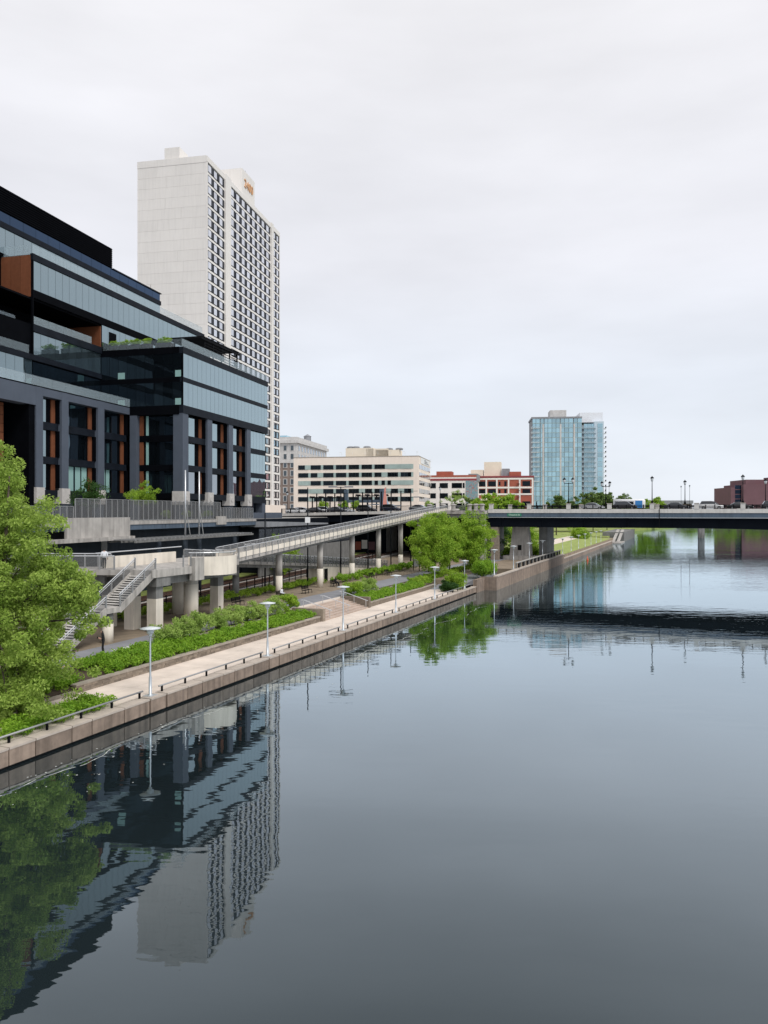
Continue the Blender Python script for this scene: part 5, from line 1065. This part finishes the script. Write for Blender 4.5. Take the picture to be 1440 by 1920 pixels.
for i, (s, n, top, rx, low, m, l) in enumerate(((206, 9, 9.5, 4.5, 2.4, 'leaf_mid', 'low spreading tree on the lawn beyond the bridge'), (190, 14, 9.5, 5, 2.5, 'leaf_dark', 'dark tree in the shade beyond the bridge pier'), (222, 20, 11, 6, 3, 'leaf_dark', 'dark background tree behind the lawn'), (180, 18, 10, 5, 3, 'leaf_mid', 'green tree seen between the bridge piers'), (255, 24, 11, 6, 3, 'leaf_far', 'pale tree behind the lawn walk'), (300, 8, 6.5, 3.2, 2.2, 'leaf_mid', 'round bush-like tree at the far end of the lawn'), (192, 5, 4.4, 2.0, 2.2, 'leaf_mid', 'small bush by the balustrade'), (182, 7, 4.2, 2.0, 2.2, 'leaf_cover', 'small bright bush under the bridge edge'))):
    x, y = W_(RIV, s, n); tree('lawn_tree', l, x, y, 2.1, top, rx, low, 80, 80, 1.1, .22, m, 220 + i, .16, .25)
# trees whose crowns show above the bridge deck
for i, (px, Y, topy, rpx, m, l) in enumerate(((905, 262, 932, 26, 'leaf_mid', 'green tree crown before the mural wall'), (955, 270, 927, 32, 'leaf_mid', 'broad green tree crown before the brick loft'), (1043, 300, 931, 22, 'leaf_far', 'light green tree before the glass tower base'), (1075, 330, 938, 15, 'leaf_far', 'small tree crown right of the glass tower base'), (925, 300, 930, 18, 'leaf_mid', 'tree crown behind the bridge post'), (1112, 400, 922, 22, 'leaf_far', 'tall pale tree right of the glass tower'), (1138, 420, 924, 20, 'leaf_far', 'pale tree next to the right of the glass tower'), (1165, 470, 931, 22, 'leaf_far', 'hazy tree between glass tower and bus'), (1205, 520, 938, 22, 'leaf_mid', 'green tree behind the bus'), (1235, 540, 936, 20, 'leaf_mid', 'green tree right of the mid-bridge lamp'), (885, 300, 936, 20, 'leaf_far', 'pale tree before the white loft'))):
    x = (px - 720) / 1443 * Y; top = 12.4 + (960 - topy) * Y / 1443; r = rpx * Y / 1443 * .92
    tree('bank_tree', l, x, Y, 2.4, top, r, max(2.8, top - 2.6 * r), 95, 85, r * .27, .36 + Y * .0005, m, 240 + i, .25, .25, 'trees beyond the bridge')
for i in range(6):
    x = 262 + 17 * i; tree('waterside_tree', 'tree before the maroon complex at the water, %s from the left' % ORD[i], x, 660 - 2 * i, 2.8, 11 + 1.2 * (i % 3), 9.5, 3.0, 50, 50, 2.6, .6, 'leaf_mid', 300 + i, .3, .25, 'waterside trees at the maroon complex')
# green screen of the right bank, reflected in the water under the bridge
for i in range(12):
    x = 330 + 34 * i + random.uniform(-6, 6) - (120 if i < 4 else 0); y = 700 + 18 * math.sin(i * 2.1) + (i < 4) * 230
    tree('far_bank_tree', 'tree of the far right bank row, %s from the left' % ORD[i], x, y, 2.8, 17 + 3 * random.random(), 13, 3.2, 45, 40, 4.2, .8, 'leaf_mid', 260 + i, .4, .25, 'far right bank trees')
for i, (s, n, l) in enumerate(((119, 19, 'left'), (124, 20.5, 'right'))):
    x, y = W_(RIV, s, n + 12); tree('track_tree', 'bushy green tree by the railway under the viaduct, %s one' % l, x, y, 2.2, 7.5 + i, 2.6, 2.4, 60, 60, .8, .16, 'leaf_mid', 280 + i, .1)

# ------------------------------------------------------------------ benches, sign board, people, ducks
def bench(label, s, n, rz):
    x, y = W_(RIV, s, n); t = thing('park_bench', label, 'bench', (x, y, 2.2 if n < 13 else 2.14), RIV[4] + rz, 'black park benches')
    for i in range(4): bx('seat_slat', 'steel_black', t, -.9, .9, -.22 + .12 * i, -.13 + .12 * i, .43, .47)
    for i in range(3): bx('back_slat', 'steel_black', t, -.9, .9, .28 + .03 * i, .32 + .03 * i, .55 + .13 * i, .65 + .13 * i)
    for a in (-.85, 0, .85): MB().path([(a, -.25, 0), (a, -.2, .43), (a, .28, .43), (a, .36, .92)], .03).path([(a, .3, 0), (a, .2, .43)], .03).build('leg', 'steel_black', t)
for a in (('black bench left of the second ramp column', 98.5, 15.0, 0), ('black bench left of the path under the ramp', 92.5, 15.2, 0), ('black bench under the middle of the ramp', 108, 15.6, 0), ('black bench by the clipped hedge', 121.5, 15.6, 0), ('black bench farther along the clipped hedge', 128.5, 15.8, 0), ('black bench behind the shrubs near the platform', 84.5, 16.2, 0)): bench(*a)
kb = thing('notice_board', 'white notice board on posts beside the path trees', 'notice board', (*W_(RIV, 139, 14.6), 2.1), RIV[4] + R(60))
bx('panel', 'white_paint', kb, -.9, .9, -.04, .04, .8, 2.2)
for a in (-.8, .8): bx('post', 'steel_black', kb, a - .05, a + .05, .05, .15, 0, 2.3)

def person(label, x, y, z, rz, bones, mats_fn, group=None, scale=1.0, sub=2):
    """bones: dict of vertex name -> (co, radius); edges list. One continuous skinned body."""
    vs, es = bones; names = list(vs); me = bpy.data.meshes.new('person')
    me.from_pydata([vs[n][0] for n in names], [], [(names.index(a), names.index(b)) for a, b in es])
    o = bpy.data.objects.new('person', me); COL.objects.link(o); o.modifiers.new('skin', 'SKIN'); sk = me.skin_vertices[0].data
    for i, n in enumerate(names):
        r = vs[n][1]; sk[i].radius = r if isinstance(r, tuple) else (r, r); sk[i].use_root = (n == 'pelvis')
    o.modifiers.new('sub', 'SUBSURF').levels = sub
    dg = bpy.context.evaluated_depsgraph_get(); m2 = bpy.data.meshes.new_from_object(o.evaluated_get(dg)); bpy.data.objects.remove(o)
    ml = ['skin', 'hair', 'cloth_white', 'cloth_black', 'cloth_tan']
    m2.materials.clear()
    for m in ml: m2.materials.append(M[m])
    for p in m2.polygons: p.material_index = ml.index(mats_fn(p.center)); p.use_smooth = True
    q = link('person', m2, None, (x, y, z), rz); q.scale = (scale,) * 3; return tag(q, label, 'person', group)
E_ = [('pelvis', 'waist'), ('waist', 'chest'), ('chest', 'neck'), ('neck', 'head'), ('head', 'crown')]
for sd in 'lr': E_ += [('chest', 'sho' + sd), ('sho' + sd, 'elb' + sd), ('elb' + sd, 'wri' + sd), ('wri' + sd, 'hand' + sd), ('hand' + sd, 'fin' + sd), ('wri' + sd, 'thumb' + sd), ('pelvis', 'hip' + sd), ('hip' + sd, 'knee' + sd), ('knee' + sd, 'ank' + sd), ('ank' + sd, 'toe' + sd)]
# faces +Y in local space; walking man
walk = {'pelvis': ((0, 0, .95), (.16, .12)), 'waist': ((0, 0, 1.1), (.155, .11)), 'chest': ((0, .01, 1.33), (.19, .12)), 'neck': ((0, .02, 1.5), .06), 'head': ((0, .05, 1.63), (.085, .1)), 'crown': ((0, .05, 1.7), (.075, .09)),
 'shol': ((-.2, 0, 1.42), .07), 'elbl': ((-.27, -.04, 1.15), .052), 'wril': ((-.26, .08, .92), .036), 'handl': ((-.26, .11, .85), .038), 'finl': ((-.26, .14, .77), .02), 'thumbl': ((-.23, .13, .86), .015),
 'shor': ((.2, 0, 1.42), .07), 'elbr': ((.27, -.06, 1.15), .052), 'wrir': ((.27, -.02, .9), .036), 'handr': ((.27, 0, .83), .038), 'finr': ((.27, .02, .75), .02), 'thumbr': ((.24, .03, .84), .015),
 'hipl': ((-.09, 0, .88), .095), 'kneel': ((-.1, .12, .5), .065), 'ankl': ((-.1, .08, .09), .045), 'toel': ((-.1, .24, .035), .04),
 'hipr': ((.09, 0, .88), .095), 'kneer': ((.1, .02, .5), .065), 'ankr': ((.1, -.2, .13), .045), 'toer': ((.1, -.08, .035), .04)}
def man_m(c):
    if c.z > 1.56: return 'hair' if (c.z > 1.66 or c.y < .03) else 'skin'
    if abs(c.x) > .22 and c.z < .95: return 'skin'
    if c.z > 1.47 and abs(c.x) < .07: return 'skin'
    return 'cloth_white' if c.z > .97 else 'cloth_black'
person('man in white shirt and black trousers walking away on the footbridge', -24.2, 66.6, 7.5, R(12), (walk, E_), man_m, None, 1.0)
read_ = dict(walk); read_.update({'elbl': ((-.25, .03, 1.14), .056), 'wril': ((-.1, .24, 1.15), .04), 'handl': ((-.05, .29, 1.18), .038), 'finl': ((-.01, .33, 1.21), .02), 'thumbl': ((-.04, .28, 1.23), .015), 'elbr': ((.25, .03, 1.14), .056), 'wrir': ((.1, .24, 1.15), .04), 'handr': ((.06, .29, 1.18), .038), 'finr': ((.02, .33, 1.21), .02), 'thumbr': ((.05, .28, 1.23), .015),
 'kneel': ((-.1, .05, .5), .07), 'ankl': ((-.1, 0, .08), .05), 'toel': ((-.11, .16, .035), .042), 'kneer': ((.1, .02, .5), .07), 'ankr': ((.1, -.08, .09), .05), 'toer': ((.12, .06, .035), .042), 'head': ((0, .08, 1.61), (.09, .1)), 'crown': ((0, .07, 1.69), (.08, .09)), 'waist': ((0, 0, 1.1), (.17, .13)), 'pelvis': ((0, 0, .95), (.18, .14))})
def woman_m(c):
    if c.z > 1.52: return 'skin' if (c.y > .09 and c.z < 1.68) else 'hair'
    if c.y > .12 and .95 < c.z < 1.3: return 'skin'
    return 'cloth_black'
x, y = W_(RIV, 55.6, 9.0)
person('woman in black clothes looking down at a phone on the path', x, y, 2.2, R(112), (read_, E_), woman_m, None, 1.02)
tag(bx('phone', 'steel_black', None, x - .39, x - .31, y - .15, y - .12, 3.38, 3.52), 'small black phone held by the woman on the path', 'phone')
sit = dict(walk); dz = .42
for k_3, (co, r) in walk.items():
    if not k_3.startswith(('knee', 'ank', 'toe')): sit[k_3] = ((co[0], co[1], co[2] - dz), r)
sit.update({'kneel': ((-.12, .45, .52), .07), 'ankl': ((-.12, .45, .09), .05), 'toel': ((-.12, .62, .035), .04), 'kneer': ((.12, .45, .52), .07), 'ankr': ((.12, .42, .09), .05), 'toer': ((.12, .58, .035), .04), 'wril': ((-.14, .3, .62), .036), 'handl': ((-.12, .36, .6), .036), 'finl': ((-.12, .43, .59), .02), 'thumbl': ((-.09, .36, .62), .015), 'wrir': ((.14, .3, .62), .036), 'handr': ((.12, .36, .6), .036), 'finr': ((.12, .43, .59), .02), 'thumbr': ((.09, .36, .62), .015)})
def sit_m(top): return lambda c: ('hair' if (c.z > 1.22 or c.y < .03) else 'skin') if c.z > 1.13 else (top if c.z > .6 else 'cloth_black')
for l, s, n, tp in (('person in dark clothes seated on the bench under the middle of the ramp', 108, 15.55, 'cloth_black'), ('person in a pale shirt seated left of the ramp benches', 92.3, 15.15, 'cloth_white')):
    x, y = W_(RIV, s, n); person(l, x, y, 2.14, RIV[4] + R(180), (sit, E_), sit_m(tp))
x, y = W_(RIV, 71.2, 9.6); person('person in a light top half hidden behind the path shrubs', x, y, 2.2, R(100), (walk, E_), lambda c: 'hair' if c.z > 1.52 else ('cloth_tan' if c.z > .95 else 'cloth_black'))
x, y = W_(BRG, 34, 2.0)
person('person in dark clothes walking on the bridge pavement', x, y, 13.0, R(-100), (walk, E_), lambda c: 'hair' if c.z > 1.52 else 'cloth_black')
bu = thing('channel_buoy', 'small orange buoy floating beneath the bridge', 'buoy', (51.3, 194, .25)); bu.scale = (.55, .55, .6); MB().lathe([(.1, -.3), (.45, -.1), (.45, .35), (.18, .8), (.12, 1.7), (.02, 1.8)]).build('float', 'buoy_orange', bu, True)
# drifting petals and foam line along the quay
g = np.random.default_rng(3); k = 420
s = 20 + 95 * g.random(k); n = -1.4 - np.abs(g.normal(size=k)) * 2.2 - .02 * (s - 30); mb = MB()
for i in range(k):
    w = .02 + .035 * g.random(); x, y = s[i], n[i]; mb.add([(x - w, y, .006), (x, y - w, .006), (x + w, y, .008), (x, y + w, .006)], [(0, 1, 2, 3)])
tag(mb.build('floating_petals', 'foam', None, False, (RIV[0], RIV[1], .25), RIV[4]), 'tiny pale petals drifting on the water along the quay', 'petals', None, 'stuff')
mb = MB(); pts = []
for i in range(420):
    q = 30 + i * .2; pts.append((q, -1.9 - .045 * (q - 30) + .35 * math.sin(q * .43) + .16 * math.sin(q * 1.3 + 1) + .05 * math.sin(q * 4.1)))
for i in range(419):
    if math.sin(i * .31) + math.sin(i * .117 + 2) < -.5 or random.random() < .12: continue
    w = .012 + .022 * random.random(); (a, b), (c, d) = pts[i], pts[i + 1]
    mb.add([(a, b - w, .005), (c, d - w, .005), (c, d + w, .005), (a, b + w, .005)], [(0, 1, 2, 3)])
tag(mb.build('scum_line', 'foam', None, False, (RIV[0], RIV[1], .25), RIV[4]), 'thin wavering foam line on the water beside the quay', 'foam', None, 'stuff')
bpy.context.view_layer.update()
